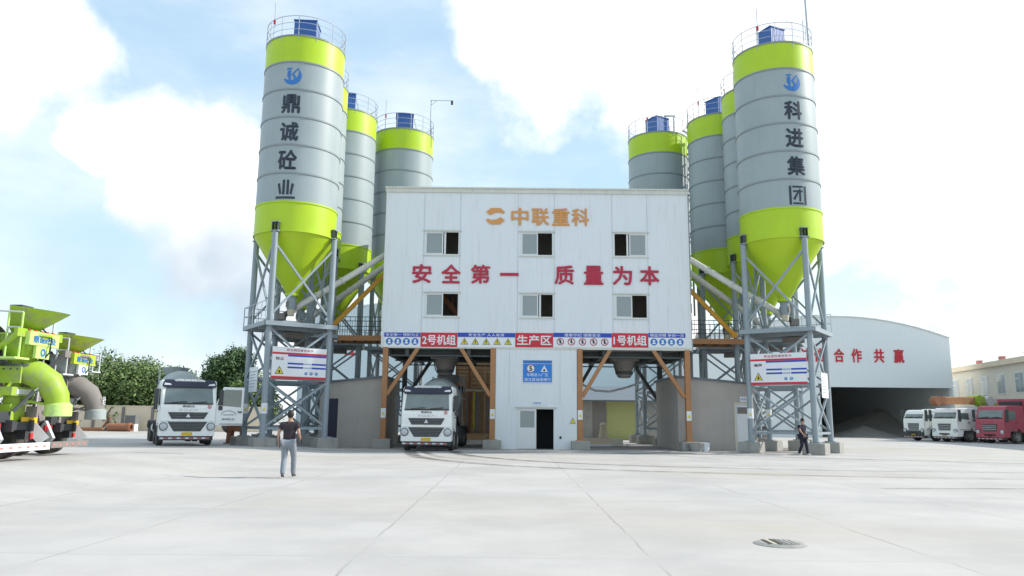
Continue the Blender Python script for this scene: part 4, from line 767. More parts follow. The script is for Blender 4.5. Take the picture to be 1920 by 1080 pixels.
    for i in range(6): b.b2(-1.02+i*.36, -.9+i*.36, yr-.428, yr-.421, .345, .395, 'palered')
    b.build('rear_bumper', o)
    for e in (-1, 1): b = MB(); b.b2(e*.8-.18, e*.8+.18, yr-.1, yr-.02, .78, 1.0, 'redlens'); b.b2(e*.8-.12, e*.8+.12, yr-.1, yr-.02, .56, .72, 'redlens'); b.build('tail_light', o)
    b = MB(); b.b2(.05, .75, yr-.2, yr-.18, 1.0, 1.16, 'plate'); b.build('number_plate', o)
    b = MB(); xl = -1.02                                                    # ladder, platform and guard rail
    for e in (0, .4): b.tube([(xl, yr+.3+e, 1.1), (xl+.25, yr+.3+e, 4.0)], .028, 'limepale' if rear == 'trucklime' else 'hub', 6)
    for i in range(8): z = 1.4+i*.33; u = xl+.25*(z-1.1)/2.9; b.tube([(u, yr+.3, z), (u, yr+.7, z)], .02, 'hub', 5)
    b.b2(xl-.1, xl+.75, yr+.15, yr+.85, 2.66, 2.71, 'limepale' if rear == 'trucklime' else 'hub'); b.build('ladder', o)
    b = MB(); rm = 'hub'
    for (px, py) in ((xl, yr+.2), (xl, yr+.9), (.85, yr-.3), (.85, yr+.7)): b.tube([(px, py, 3.0), (px, py, 3.95)], .025, rm, 5)
    for h in (3.5, 3.95): b.tube([(xl, yr+.2, h), (xl, yr+.9, h)], .025, rm, 5); b.tube([(.85, yr-.3, h), (.85, yr+.7, h)], .025, rm, 5)
    if dirty:
        for (px, py) in ((1.0, yr-.35), (1.45, yr-.35), (1.45, yr+.3)): b.tube([(px, py, 2.9), (px, py, 3.5)], .028, rm, 5)
        b.tube([(1.0, yr-.35, 3.5), (1.45, yr-.35, 3.5), (1.45, yr+.3, 3.5)], .028, rm, 5); b.b2(.9, 1.5, yr-.4, yr+.35, 2.86, 2.9, rm)
    for py in (yr-.45, yr-.08): b.tube([(-.78, py, 2.7), (-.78, py, 3.9)], .03, 'limepale' if rear == 'trucklime' else rm, 6)
    b.tube([(-.78, yr-.45, 3.5), (-.78, yr-.08, 3.5)], .025, rm, 5); b.tube([(-.78, yr-.45, 3.9), (-.78, yr+.6, 3.95)], .025, rm, 5); b.b2(-1.0, -.4, yr-.5, yr+.1, 2.66, 2.71, 'limepale' if rear == 'trucklime' else rm)
    b.build('guard_rail', o)
    b = MB(); b.tube([(-.35, yr-.2, 1.3), (-.1, yr-.55, 1.85)], .05, 'darksteel', 8); b.tube([(-.1, yr-.55, 1.85), (.12, yr-.8, 2.2)], .03, 'chrome', 8); b.tube([(.3, yr-.2, 1.5), (.55, yr-.45, 1.6), (.42, yr-.8, 1.75)], .025, 'black', 6); b.build('chute_cylinder', o)
    b = MB()
    for e in (-1, 1):
        b.b2(e*.34-.03, e*.34+.03, yr-.3, yr+.5, 2.05, 2.5, rear); b.bar((e*.34, yr-.1, 2.1), (e*.7, yr+.4, 1.1), .08, .08, rear); b.bar((e*.6, yr-.45, 3.25), (e*.25, yr-.2, 2.6), .06, .06, rear)
        for k in range(4): b.tube([(e*.34-.05, yr-.2+k*.18, 2.42), (e*.34+.05, yr-.2+k*.18, 2.42)], .025, 'darksteel', 6)
    b.b2(-.55, .55, yr-.02, yr+.1, .95, 1.3, 'darksteel'); b.b2(-.75, -.3, yr-.12, yr-.02, 1.02, 1.3, 'plastic'); b.b2(.35, .6, yr-.3, yr-.1, 1.15, 1.45, 'mud'); b.build('rear_bracket', o)
    b = MB(); b.lathe([(.395, 0), (.43, 0), (.43, .06), (.395, .06)], 'darksteel', 18, Matrix.Translation((0, yr-.05, 2.5)))
    b.lathe([(.64, 0), (.66, 0), (.66, .05), (.64, .05)], rear, 22, Matrix.Translation((0, yr-.05, 3.32)))
    for k in range(10): a = 2*PI*k/10; b.box((.41*math.cos(a), yr-.05+.41*math.sin(a), 2.58), (.04, .04, .05), 'darksteel')
    b.build('swivel_ring', o)
    b = MB(); b.tube([(.12, yr-.45, 3.55), (.2, yr-.68, 3.3), (.16, yr-.68, 2.9), (.08, yr-.5, 2.6)], .022, 'black', 6); b.build('water_hose', o)
    return o
mixer('mixer_truck', 'white mixer truck with its cab door swung wide open, left of the silo legs', -15.15, 36.2, 208, 'white', hop='drum', rear='plastic', door=80)
mixer('mixer_truck', 'white mixer truck parked in the left bay under the white building', -4.03, 36.9, 178.5, 'white', hop='drum', rear='plastic')
mixer('mixer_truck', 'lime mixer truck seen from behind at the left, bright green discharge chute', -13.0-9.5, 20.7, 90, 'white', dcol='mud', chute='trucklime', hop='trucklime', rear='trucklime')
mixer('mixer_truck', 'dusty mixer truck with a grey muddy chute, behind the bright lime mixer', -13.95-8.9, 24.6, 90, 'white', dcol='mud', chute='mud', hop='yelgreen', rear='mud', dirty=True, scale=.93)
mixer('mixer_truck', 'white mixer truck glimpsed through the right silo legs behind the standing man', 16.9, 58.0, 155, 'white', hop='drum', rear='plastic')
# right-hand yard: tipper, pump truck, red truck
o = thing('tipper_truck', 'small white truck with grey lower front, leftmost of the trucks before the big hangar', 'truck', (35.0, 67.0, 0), R(106)); cab(o, 'white', 2.3, 2.65, 1.9, style=1, vis=None, low='plastic')
b = MB(); b.b2(-.5, .5, -7.5, -.6, .7, .95, 'plastic'); b.build('chassis', o); b = MB(); b.b2(-1.15, 1.15, -7.4, -2.3, 1.0, 2.5, 'white'); b.b2(-1.2, 1.2, -2.3, -2.2, 1.0, 2.75, 'white')
for i in range(6): b.b2(1.15, 1.2, -7.2+i*.95, -7.08+i*.95, 1.0, 2.5, 'white'); b.b2(-1.2, -1.15, -7.2+i*.95, -7.08+i*.95, 1.0, 2.5, 'white')
b.build('tipping_body', o)
for q in (-1.3, -5.4, -6.6):
    for e in (-1, 1): wheel_at(o, e*1.02, q, .5, .3, q < -2)
o = thing('pump_truck', 'white concrete pump truck with a folded orange and green boom over its cab', 'pump truck', (36.0, 64.0, 0), R(109)); cab(o, 'white', 2.44, 2.78, 2.0, style=1, vis=None, low='white')
b = MB(); b.b2(-.5, .5, -10.5, -.6, .7, 1.0, 'plastic'); b.b2(-1.15, 1.15, -10, -3.6, 1.0, 1.6, 'white'); b.b2(-.5, .5, -3.4, -2.4, 1.0, 2.9, 'sign_white'); b.build('chassis', o)
for q in (-1.35, -3.2, -7.6, -8.9):
    for e in (-1, 1): wheel_at(o, e*1.08, q, .52, .3, q < -4)
b = MB(); b.tube([(-.2, 1.0, 3.42), (-.2, 1.0, 3.18), (-.2, .9, 3.0)], .16, 'orange', 10); b.bar((-.2, .9, 3.35), (-.2, -3.3, 3.45), .45, .62, 'orange'); b.bar((.08, -.6, 3.5), (.08, -3.0, 3.55), .14, .24, 'sign_white'); b.tube([(-.5, .95, 3.35), (.1, .95, 3.35)], .38, 'rust', 14); b.box((-.2, .3, 3.35), (.52, .5, .7), 'rust'); b.build('boom_tip', o, bevel=.04)
b = MB(); b.box((-.1, -3.7, 3.5), (.75, 1.1, .6), 'trucklime'); b.tube([(-.55, -3.5, 3.5), (.4, -3.5, 3.5)], .4, 'trucklime', 16); b.bar((-.1, -3.4, 3.4), (-.1, -5.4, 2.5), .5, .45, 'trucklime'); b.tube([(-.6, -4.7, 3.4), (.55, -4.7, 3.4)], .42, 'hub', 14); b.bar((-.1, -5, 3.0), (-.1, -9.8, 3.15), .4, .4, 'trucklime'); b.build('boom_knuckle', o, bevel=.04)
b = MB(); b.bar((.1, -4.4, 3.45), (.1, -10.2, 3.55), .34, .32, 'hub'); b.bar((.35, -4.2, 3.2), (.35, -7.5, 2.7), .12, .12, 'sign_white'); b.tube([(.5, -3.9, 3.2), (.5, -10.0, 3.35)], .08, 'hose', 8); b.build('boom_arm', o)
o = thing('red_truck', 'faded red truck cab with a dark windscreen at the right edge', 'truck', (37.9, 61.0, 0), R(110)); cab(o, 'truckred', 2.44, 2.95, 2.3, style=1, vis=None, low='truckred')
b = MB(); b.b2(-.5, .5, -8.5, -.6, .7, 1.0, 'plastic'); b.b2(-1.2, 1.2, -8.4, -2.75, 1.05, 2.9, 'truckred'); b.b2(-1.22, 1.22, -2.75, -2.62, 1.05, 3.5, 'truckred'); b.b2(-.9, .9, -2.62, -2.4, 3.0, 3.3, 'plastic'); b.build('body', o)
for q in (-1.35, -5.6, -6.95):
    for e in (-1, 1): wheel_at(o, e*1.08, q, .52, .3, q < -2)

# ------------------------------------------------------------------ people
def skinned(name, parent, nodes, edges, m, sub=2, smooth=True):
    """nodes: name -> (x,y,z,rx,ry); first is the root"""
    me = bpy.data.meshes.new(name); ks = list(nodes); me.from_pydata([nodes[k][:3] for k in ks], [(ks.index(a), ks.index(b)) for a, b in edges], [])
    o = bpy.data.objects.new(name, me); COL.objects.link(o); sk = o.modifiers.new('skin', 'SKIN'); sk.use_smooth_shade = True; sk.branch_smoothing = .4
    for i, k in enumerate(ks): d = me.skin_vertices[0].data[i]; d.radius = nodes[k][3:5]; d.use_root = (i == 0)
    ss = o.modifiers.new('sub', 'SUBSURF'); ss.levels = sub; ss.render_levels = sub
    dg = bpy.context.evaluated_depsgraph_get(); dg.update(); m2 = bpy.data.meshes.new_from_object(o.evaluated_get(dg)); bpy.data.objects.remove(o); m2.name = name
    m2.materials.clear(); m2.materials.append(M[m]); m2.polygons.foreach_set('use_smooth', [True]*len(m2.polygons)); r = bpy.data.objects.new(name, m2); COL.objects.link(r); r.parent = parent; return r
def person(label, loc, rz, J, shirt, trous, shoe, phone=None, hs=1):
    """J: joints in a local frame, +Y is where the person faces, z up from the ground"""
    o = thing('person', label, 'person', loc, rz); N_ = {}; E_ = []
    def n(k, r, ry=None): N_[k] = (*J[k], r, ry or r)
    n('pelvis', .12, .095); n('waist', .11, .085); n('chest', .115, .085); n('neck0', .065); n('neck1', .052); n('head0', .07, .078); n('head1', .082, .095); n('head2', .062, .072)
    E_ += [('pelvis', 'waist'), ('waist', 'chest'), ('chest', 'neck0'), ('neck0', 'neck1'), ('neck1', 'head0'), ('head0', 'head1'), ('head1', 'head2')]
    for s in 'LR':
        for k, r in (('sh', .05), ('el', .043), ('wr', .028), ('palm', .034)): n(k+s, r)
        for k, r in (('hip', .09), ('kn', .06), ('an', .04), ('toe', .035)): n(k+s, r)
        E_ += [('chest', 'sh'+s), ('sh'+s, 'el'+s), ('el'+s, 'wr'+s), ('wr'+s, 'palm'+s), ('pelvis', 'hip'+s), ('hip'+s, 'kn'+s), ('kn'+s, 'an'+s), ('an'+s, 'toe'+s)]
        w, p = Vector(J['wr'+s]), Vector(J['palm'+s]); d = (p-w).normalized(); a = Vector((0, 1, 0)); a = (a-d*a.dot(d)).normalized(); c = d.cross(a)
        for i, ln in enumerate((.07, .082, .075, .06)):
            q = p+a*(.03-.02*i)+d*.02; N_[f'f{i}{s}'] = (*q, .0095, .0095); e = q+d*ln*.5+c*.01; N_[f'g{i}{s}'] = (*e, .0085, .0085); e2 = e+d*ln*.45+c*(.022 if s == 'L' else -.022); N_[f'h{i}{s}'] = (*e2, .007, .007); E_ += [('palm'+s, f'f{i}{s}'), (f'f{i}{s}', f'g{i}{s}'), (f'g{i}{s}', f'h{i}{s}')]
        q = w+d*.03+a*.035; N_['t0'+s] = (*q, .011, .011); q2 = q+a*.03+d*.035; N_['t1'+s] = (*q2, .009, .009); E_ += [('wr'+s, 't0'+s), ('t0'+s, 't1'+s)]
    body = skinned('body', o, N_, E_, 'skin')
    V = lambda k: Vector(J[k])
    T2 = {'waist': (*(V('pelvis')*1.3-V('waist')*.3), .185, .15), 'mid': (*V('waist'), .18, .145), 'chest': (*V('chest'), .205, .15), 'nk': (*(V('neck0')+Vector((0, -.01, -.005))), .095, .09)}; E2 = [('waist', 'mid'), ('mid', 'chest'), ('chest', 'nk')]
    for s in 'LR': T2['sh'+s] = (*V('sh'+s), .1, .1); T2['sl'+s] = (*(V('sh'+s)*.35+V('el'+s)*.65), .088, .088); E2 += [('chest', 'sh'+s), ('sh'+s, 'sl'+s)]
    skinned('t_shirt', o, T2, E2, shirt)
    T3 = {'pelvis': (*V('pelvis'), .165, .13)}; E3 = []
    for s in 'LR':
        T3['hip'+s] = (*V('hip'+s), .112, .115); T3['th'+s] = (*(V('hip'+s)*.5+V('kn'+s)*.5), .094, .096); T3['kn'+s] = (*V('kn'+s), .072, .078); T3['ca'+s] = (*(V('kn'+s)*.5+V('an'+s)*.5), .07, .076); T3['an'+s] = (*(V('an'+s)+Vector((0, 0, -.035))), .062, .068); E3 += [('pelvis', 'hip'+s), ('hip'+s, 'th'+s), ('th'+s, 'kn'+s), ('kn'+s, 'ca'+s), ('ca'+s, 'an'+s)]
    skinned('trousers', o, T3, E3, trous)
    for s in 'LR':
        a, t = V('an'+s), V('toe'+s); d = (t-a); d.z = 0; d.normalize(); g = min(a.z, t.z); S3 = {'heel': (*(a-d*.05+Vector((0, 0, -.035))), .045, .045), 'mid': (*(a*.5+t*.5+Vector((0, 0, -.012))), .045, .045), 'toe': (*(t+d*.04), .042, .036)}; skinned('shoe', o, S3, [('heel', 'mid'), ('mid', 'toe')], shoe, 1)
    h0, h1, h2 = V('head0'), V('head1'), V('head2'); f = Vector((0, 1, 0)); hb = MB(); HT = Matrix.Translation(h1+Vector((0, -.016, .018))) @ Matrix.Diagonal((.088, .103, .112, 1)); hb.lathe([(math.sin(PI*k/12), math.cos(PI*k/12)) for k in range(0, 8)], 'hair', 20, HT); hb.lathe([(math.sin(PI*k/12), math.cos(PI*k/12)) for k in range(5, 10)], 'hair', 20, Matrix.Translation(h1+Vector((0, -.038, .0))) @ Matrix.Diagonal((.08, .07, .11, 1))); hb.build('hair', o)
    b = MB()                                                               # face and ears
    for e in (-1, 1): b.lathe([(.0, -.014), (.016, 0), (.0, .014)], 'skin', 8, Matrix.Translation(h1+Vector((e*.085, -.005, -.02)))); b.lathe([(.001, -.008), (.009, 0), (.001, .008)], 'black', 8, Matrix.Translation(h1+Vector((e*.032, .087, .0))))
    b.lathe([(.004, .03), (.016, -.02), (.002, -.028)], 'skin', 8, Matrix.Translation(h1+Vector((0, .095, -.02)))); b.box(h1+Vector((0, .082, -.075)), (.045, .012, .01), 'redlens'); b.build('face', o)
    if phone: b = MB(); b.box((0, 0, 0), (.02, .075, .15), 'black'); q = b.build('phone'); q.location = Vector(loc)+Matrix.Rotation(rz, 3, 'Z') @ (V('palm'+phone)+Vector((.03, .05, -.02))); q.rotation_euler = (R(40), 0, rz); tag(q, "dark phone in the walking man's right hand", 'phone')
    return o
# walking away from the camera
JW = dict(pelvis=(0, 0, .93), waist=(0, .01, 1.08), chest=(0, .02, 1.32), neck0=(0, .03, 1.46), neck1=(0, .045, 1.5), head0=(0, .06, 1.55), head1=(0, .06, 1.63), head2=(0, .05, 1.68),
          shL=(-.2, .02, 1.39), elL=(-.27, -.05, 1.13), wrL=(-.27, .03, .9), palmL=(-.265, .05, .83), shR=(.2, .02, 1.39), elR=(.26, -.08, 1.14), wrR=(.27, .12, 1.02), palmR=(.26, .19, .99),
          hipL=(-.095, 0, .9), knL=(-.10, .03, .49), anL=(-.085, -.2, .12), toeL=(-.09, -.08, .045), hipR=(.095, 0, .9), knR=(.13, .14, .5), anR=(.12, .2, .1), toeR=(.14, .34, .045))
person('man in dark T-shirt and pale grey trousers walking away over the open concrete', (-5.86, 20.5, gh(-5.86, 20.5)), R(6), JW, 'shirt', 'trouser', 'shoe', 'R')
JS = dict(pelvis=(0, 0, .92), waist=(0, .0, 1.06), chest=(0, -.02, 1.3), neck0=(0, .0, 1.44), neck1=(0, .02, 1.48), head0=(0, .04, 1.53), head1=(0, .05, 1.61), head2=(0, .035, 1.66),
          shL=(-.19, -.02, 1.37), elL=(-.24, -.08, 1.1), wrL=(-.22, .06, .9), palmL=(-.21, .1, .83), shR=(.19, -.02, 1.37), elR=(.26, .12, 1.14), wrR=(.24, .3, .97), palmR=(.23, .36, .93),
          hipL=(-.09, 0, .89), knL=(-.09, .12, .49), anL=(-.09, .18, .1), toeL=(-.1, .31, .05), hipR=(.09, 0, .89), knR=(.09, .02, .48), anR=(.09, -.2, .11), toeR=(.1, -.07, .045))
person('man all in black walking past the right silo legs', (13.75, 36.4, 0), R(205), JS, 'blackcloth', 'blackcloth', 'hub')

# ------------------------------------------------------------------ background buildings
def arch_hangar(name, label, pts, y0, dep, mt, door=None):
    o = thing(name, label, 'hangar', (pts[0][0], y0, 0)); ox = pts[0][0]; P = [(x-ox, z) for x, z in pts]; xr = P[-1][0]; b = MB(); t = .25
    if door:
        d0, d1, dz = door; b.prism([(0, dz), (xr, dz)]+P[::-1], 0, t, 'xz', mt); b.b2(0, d0-ox, 0, t, 0, dz, mt); b.b2(d1-ox, xr, 0, t, 0, dz, mt)
    else: b.prism([(0, 0), (xr, 0)]+P[::-1], 0, t, 'xz', mt)
    b.b2(0, t, t, dep, 0, P[0][1]-.05, mt); b.b2(xr-t, xr, t, dep, 0, P[-1][1]-.05, mt); b.prism([(0, 0), (xr, 0)]+P[::-1], dep-t, dep, 'xz', mt); b.build('wall', o)
    b = MB()
    for (x0, z0), (x1, z1) in zip(P, P[1:]): b.add([(x0, -.1, z0), (x1, -.1, z1), (x1, dep+.1, z1), (x0, dep+.1, z0), (x0, -.1, z0+.16), (x1, -.1, z1+.16), (x1, dep+.1, z1+.16), (x0, dep+.1, z0+.16)], [(3, 2, 1, 0), (4, 5, 6, 7), (0, 1, 5, 4), (2, 3, 7, 6)], 'hangar', True)
    b.build('roof', o); return o
def arc(x0, z0, x1, z1, apx, apz, n=18):
    out = []
    for i in range(n+1):
        x = x0+(x1-x0)*i/n; k, zz = (x0, z0) if x < apx else (x1, z1); t = (x-apx)/(k-apx); out.append((x, apz-(apz-zz)*t*t))
    return out
o = arch_hangar('arched_hangar', 'big white arched hangar with red characters and a dark open front, at the right', arc(18.5, 9.6, 45.1, 10.15, 33.8, 12.25), 78, 45, 'hangar', (31.4, 44.9, 5.05))
ox = 18.5
for ch, x in zip('合作共赢', (33.63, 35.44, 37.74, 39.77)): b = MB(); b.text(ch, (x-ox, -.004, 8.27), 'banner_red', h=1.35, w=1.0, bold=.02, depth=.06); b.build('wall_letter', o)
for ch, x in zip('质量诚信', (26.1, 28.6, 30.2, 31.6)): b = MB(); b.text(ch, (x-ox, -.004, 8.3), 'banner_red', h=1.35, w=1.0, bold=.02, depth=.06); b.build('wall_letter', o)
b = MB()
for x in (34.5, 37.5, 40.5, 43.5): b.b2(x-ox-.2, x-ox+.2, 30, 30.4, 0, 9, 'darksteel')
b.b2(13.2, 26.3, 34, 34.3, 0, 9, 'hangar'); b.b2(12.9, 13.1, .3, 34, 0, 9, 'hangar'); b.build('inner_wall', o)
def heap(name, lab, x, y, rx, ry, h, m):
    random.seed(hash(name) % 99+3); n = 30; vs = [(0, 0, h)]; 
    for i in range(1, 9):
        t = i/8
        for k in range(n): a = 2*PI*k/n; j = 1+.06*math.sin(3*a+1)+.04*math.sin(7*a)+random.uniform(-.03, .03); vs.append((rx*t*j*math.cos(a), ry*t*j*math.sin(a), h*(1-t)**1.15+random.uniform(-.03, .03)*h*(t < 1)))
    fs = [(0, 1+k, 1+(k+1) % n) for k in range(n)]+[(1+(i-1)*n+k, 1+i*n+k, 1+i*n+(k+1) % n, 1+(i-1)*n+(k+1) % n) for i in range(1, 8) for k in range(n)]
    b = MB(); b.add(vs, fs, m, True); o = b.build(name); o.location = (x, y, -.02); return tag(o, lab, 'heap')
heap('sand_heap', 'long heap of grey sand inside the dark hangar', 44.0, 92, 8.5, 8, 3.1, 'sand')
heap('gravel_heap', 'low dark gravel heap at the hangar mouth behind the white trucks', 38.5, 84, 4.2, 3, 1.2, 'sand')
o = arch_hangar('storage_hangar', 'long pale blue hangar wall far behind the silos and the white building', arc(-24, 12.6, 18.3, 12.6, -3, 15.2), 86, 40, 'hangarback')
for ch, x in zip('至诚守信', (-18.0, -13.6, -9, -5)): b = MB(); b.text(ch, (x+24, -.004, 9.35), 'banner_red', h=1.7, w=1.6, bold=.02, depth=.06); b.build('wall_letter', o)
# cream tiled office range on the right, running towards the camera
o = thing('office_building', 'cream tiled two storey building at the right edge behind the trucks', 'building', (49.0, 86.0, 0), math.atan2(44.9-49.0, 86-64.0)); HT = 7.45
b = MB(); b.b2(0, 9, -46, 0, 0, HT-.5, 'cream'); b.build('wall', o); b = MB(); b.b2(-.35, 9.3, -46.2, .2, HT-.5, HT, 'creamwall'); b.b2(.2, 8.8, -45.8, -.2, HT, HT+.1, 'cream')
b.build('roof', o)
for i in range(9):
    y = -2.6-i*3.75; f = MB(); f.b2(-.05, .0, y-.85, y+.85, 4.3, 6.15, 'frame'); wi = f.build('window', o); g = MB(); g.b2(-.06, -.052, y-.78, y-.04, 4.37, 6.08, 'glass'); g.b2(-.06, -.052, y+.04, y+.78, 4.37, 5.55, 'glass'); g.b2(-.06, -.052, y+.04, y+.78, 5.62, 6.08, 'glass'); g.build('pane', wi)
for i in range(4): g = MB(); y = -8-i*5.3; g.b2(.4, .8, y, y+.6, HT+.1, HT+.4, 'palered'); g.b2(.35, .85, y-.05, y+.65, HT+.4, HT+.46, 'palered'); g.build('roof_vent', o)
# small outbuilding behind the empty bay
o = thing('outbuilding', 'low outbuilding with olive roller shutter and blue grey roof seen through the empty bay', 'building', (5.2, 60, 0)); b = MB(); b.b2(0, 1.15, 0, 6, 0, 3.0, 'concrete'); b.b2(1.15, 2.25, 0, .2, 0, 3.0, 'mud'); b.b2(4.6, 6.5, 0, .2, 0, 3.0, 'concrete'); b.b2(2.25, 4.6, 0, .2, 2.75, 3, 'olive'); b.b2(1.15, 6.5, 5.8, 6, 0, 3, 'mud'); b.build('wall', o)
b = MB(); b.b2(2.25, 4.6, .08, .14, 0, 2.75, 'olive'); b.build('roller_shutter', o); b = MB(); b.prism([(-.6, 2.95), (-.6, 3.05), (4, 4.3), (8, 3.1), (8, 3.0), (4, 4.2)], -.3, 6.5, 'yz', 'roof', Matrix(((1, 0, 0, .0), (0, 1, 0, 0), (0, 0, 1, 0), (0, 0, 0, 1)))); b.build('roof', o)
# perimeter wall on the left
b = MB(); b.b2(-75, -24.4, 76, 76.25, 0, 2.35, 'creamwall'); b.b2(-75, -24.4, 75.95, 76.3, 2.35, 2.45, 'creamwall'); 
o = b.build('perimeter_wall'); tag(o, 'cream plastered perimeter wall with brown pilasters below the trees', 'wall'); 
for i in range(17): b = MB(); x = -73+i*2.9; b.b2(x-.13, x+.13, 75.88, 75.995, 0, 2.3, 'mud'); b.build('pilaster', o)

# ------------------------------------------------------------------ trees
def leaf_crown(clumps, n, size, seed):
    rnd = random.Random(seed); vs = []; fs = []
    for i in range(n):
        c, r = rnd.choices(clumps, [r**2.2 for _, r in clumps])[0]; d = Vector((rnd.gauss(0, 1), rnd.gauss(0, 1), rnd.gauss(0, 1))).normalized(); p = Vector(c)+d*r*((rnd.random()**.38)*(1+.22*(rnd.random() < .16)))*Vector((1, 1, .85)).length/1.65
        a = Vector((rnd.gauss(0, 1), rnd.gauss(0, 1), rnd.gauss(0, .7))).normalized(); b = a.cross(d+Vector((.01, .02, .5))).normalized(); s = size*rnd.uniform(.6, 1.4); k = len(vs)
        vs += [p-a*s, p+b*s*.45, p+a*s, p-b*s*.45]; fs.append((k, k+1, k+2, k+3))
    return vs, fs
def tree(label, x, y, h, w, leaf, seed, n=10500, low=.15, name='tree', size=.17, group='trees beyond the cream wall'):
    rnd = random.Random(seed); o = thing(name, label, 'tree', (x, y, 0), 0, group); b = MB(); top = h*.75; b.tube([(0, 0, 0), (.1, 0, h*.25), (-.05, .1, h*.5), (.05, 0, top)], [.22, .17, .12, .05], 'bark', 8); cl = []
    for i in range(20):
        a = rnd.uniform(0, 2*PI); z = h*rnd.uniform(low+.12, .84); rad = w*.5*math.sin(PI*min(.95, (z/h)*.75+.2))*rnd.uniform(.45, .85); c = (rad*math.cos(a), rad*math.sin(a), z); b.tube([(0, 0, z*.62), (c[0]*.5, c[1]*.5, z*.82), c], [.08, .05, .02], 'bark', 5); cl.append((c, w*rnd.uniform(.12, .26)))
    cl += [((0, 0, h*.86), w*.2), ((rnd.uniform(-.5, .5), 0, h*.6), w*.3)]; b.build('trunk', o); v, f = leaf_crown(cl, n, size, seed+5); m = MB(); m.add(v, f, leaf); m.build('crown', o)
tree('bushy tree at the left end of the hedge, behind the dusty mixer chute', -42.5, 80, 8.0, 8.5, 'leaf', 1, low=.05)
tree('broad low tree in the middle of the hedge above the cream wall', -38.5, 79.5, 6.9, 8, 'leaf', 2, low=.0)
tree('rounded tree at the right end of the hedge beside the open-door truck', -34.6, 80, 6.2, 7, 'leaf', 3, low=.0)
tree('narrow dark tree rising just over the roof of the open-door truck', -34.3, 88, 8.6, 5, 'leafdark', 4, low=.2)
tree('tallest dark tree, between the open-door truck and the silo legs', -31.2, 86, 9.6, 6.6, 'leafdark', 5, 11000, low=.15)
tree('low green tree right against the left silo legs', -28.3, 84, 6.6, 5.5, 'leaf', 6, low=.0)
tree('spreading tree low in the gap between the dusty mixer and the hedge middle', -40.4, 82, 7.4, 7.5, 'leaf', 11, low=.0)
tree('round bush crown just left of the open-door truck drum', -36.6, 81.5, 6.4, 6.5, 'leaf', 12, low=.0)
tree('bushy tree hidden behind the lime mixer at the far left', -48.5, 81, 7.2, 8.5, 'leaf', 7, low=.0)
tree('pale bush behind the steel legs in the empty bay', 11.0, 66, 3.9, 4.2, 'leafbright', 8, 3000, low=.0, name='bush', group='bushes seen through the bays')

# ------------------------------------------------------------------ small things round the plant
o = thing('timber_rack', 'tall rack of raw timber boards and posts standing behind the left bay', 'timber rack', (-2.25, 50.4, 0)); o.scale = (1.08,)*3; random.seed(3)
b = MB()
for i in range(16): x = -1.24+i*.155; b.b2(x, x+.125, random.uniform(0, .12), random.uniform(.14, .2), .2, random.uniform(2.6, 3.2), 'wood' if random.random() < .6 else 'woodgrey')
b.b2(-1.25, 1.25, .21, .26, .2, 5.4, 'wood'); b.build('upright_boards', o); b = MB()
for i in range(11): z = 3.25+i*.23; b.b2(-1.25, 1.25, .1, .22, z, z+.17, 'wood')
b.build('cross_boards', o); b = MB()
for x in (-1.25, -.45, .5, 1.2): b.b2(x-.06, x+.06, -.08, .04, 0, 5.4, 'rust' if x < 0 else 'wood')
b.b2(-.2, -.1, -.1, -.03, .8, 3.1, 'yellow'); b.b2(-1.25, 1.25, -.1, -.02, 3.05, 3.2, 'hose'); b.bar((.3, -.1, 3.3), (1.2, -.1, 2.95), .1, .06, 'hose'); b.build('posts', o); b = MB(); b.b2(-1.3, 1.3, -.5, .1, 0, .16, 'sign_white'); b.b2(-1.3, 1.3, -.45, .1, .16, .55, 'wood'); b.build('base', o)
o = thing('concrete_trough', 'long dirty concrete trough with a white end block in the empty bay', 'trough', (5.5, 46.5, 0)); b = MB(); b.b2(-1.2, .5, -.4, -.3, 0, .5, 'creamwall'); b.b2(-1.2, .5, .3, .4, 0, .5, 'mud'); b.b2(-1.2, -1.1, -.3, .3, 0, .5, 'mud'); b.b2(-1.2, .5, -.45, -.401, 0, .12, 'sign_white'); b.b2(-1.1, .5, -.3, .3, 0, .3, 'mud'); b.build('basin', o); b = MB(); b.b2(.5, 1.2, -.42, .42, 0, .42, 'cream'); b.build('end_block', o, bevel=.02)
b = MB(); b.lathe([(.34, 0), (.3, .5), (.2, 1.1), (.24, 1.2), (.14, 1.35), (.001, 1.38)], 'creamwall', 14); o = b.build('stone_post'); o.location = (6.0, 50, 0); tag(o, 'weathered stone post behind the concrete trough', 'post')
b = MB(); b.tube([(4.1, 47.6, 4.2), (4.5, 47.9, 3.7), (5.3, 48.2, 3.35), (6.2, 48.2, 3.3), (7.2, 48.1, 3.55), (8.2, 48, 3.9)], .075, 'sign_white', 8); tag(b.build('cream_hose'), 'cream hose sagging across the empty bay', 'hose')
b = MB(); b.lathe([(.23, 0), (.27, .45), (.24, .45), (.2, .05)], 'sign_white', 18); o = b.build('white_bucket'); o.location = (9.98+.1, 40.2, 0); tag(o, 'white plastic bucket against the grey shed', 'bucket'); c = MB(); c.tube([(.25*math.cos(PI*k/8), 0, .43+.1*math.sin(PI*k/8)) for k in range(9)], .008, 'darksteel', 5); c.build('handle', o)
b = MB(); b.lathe([(.26, 0), (.4, .42), (.36, .42), (.24, .08), (.001, .08)], 'concrete', 18); o = b.build('concrete_pot'); o.location = (9.55, 39.9, 0); tag(o, 'round concrete pot in front of the right corner column', 'pot')
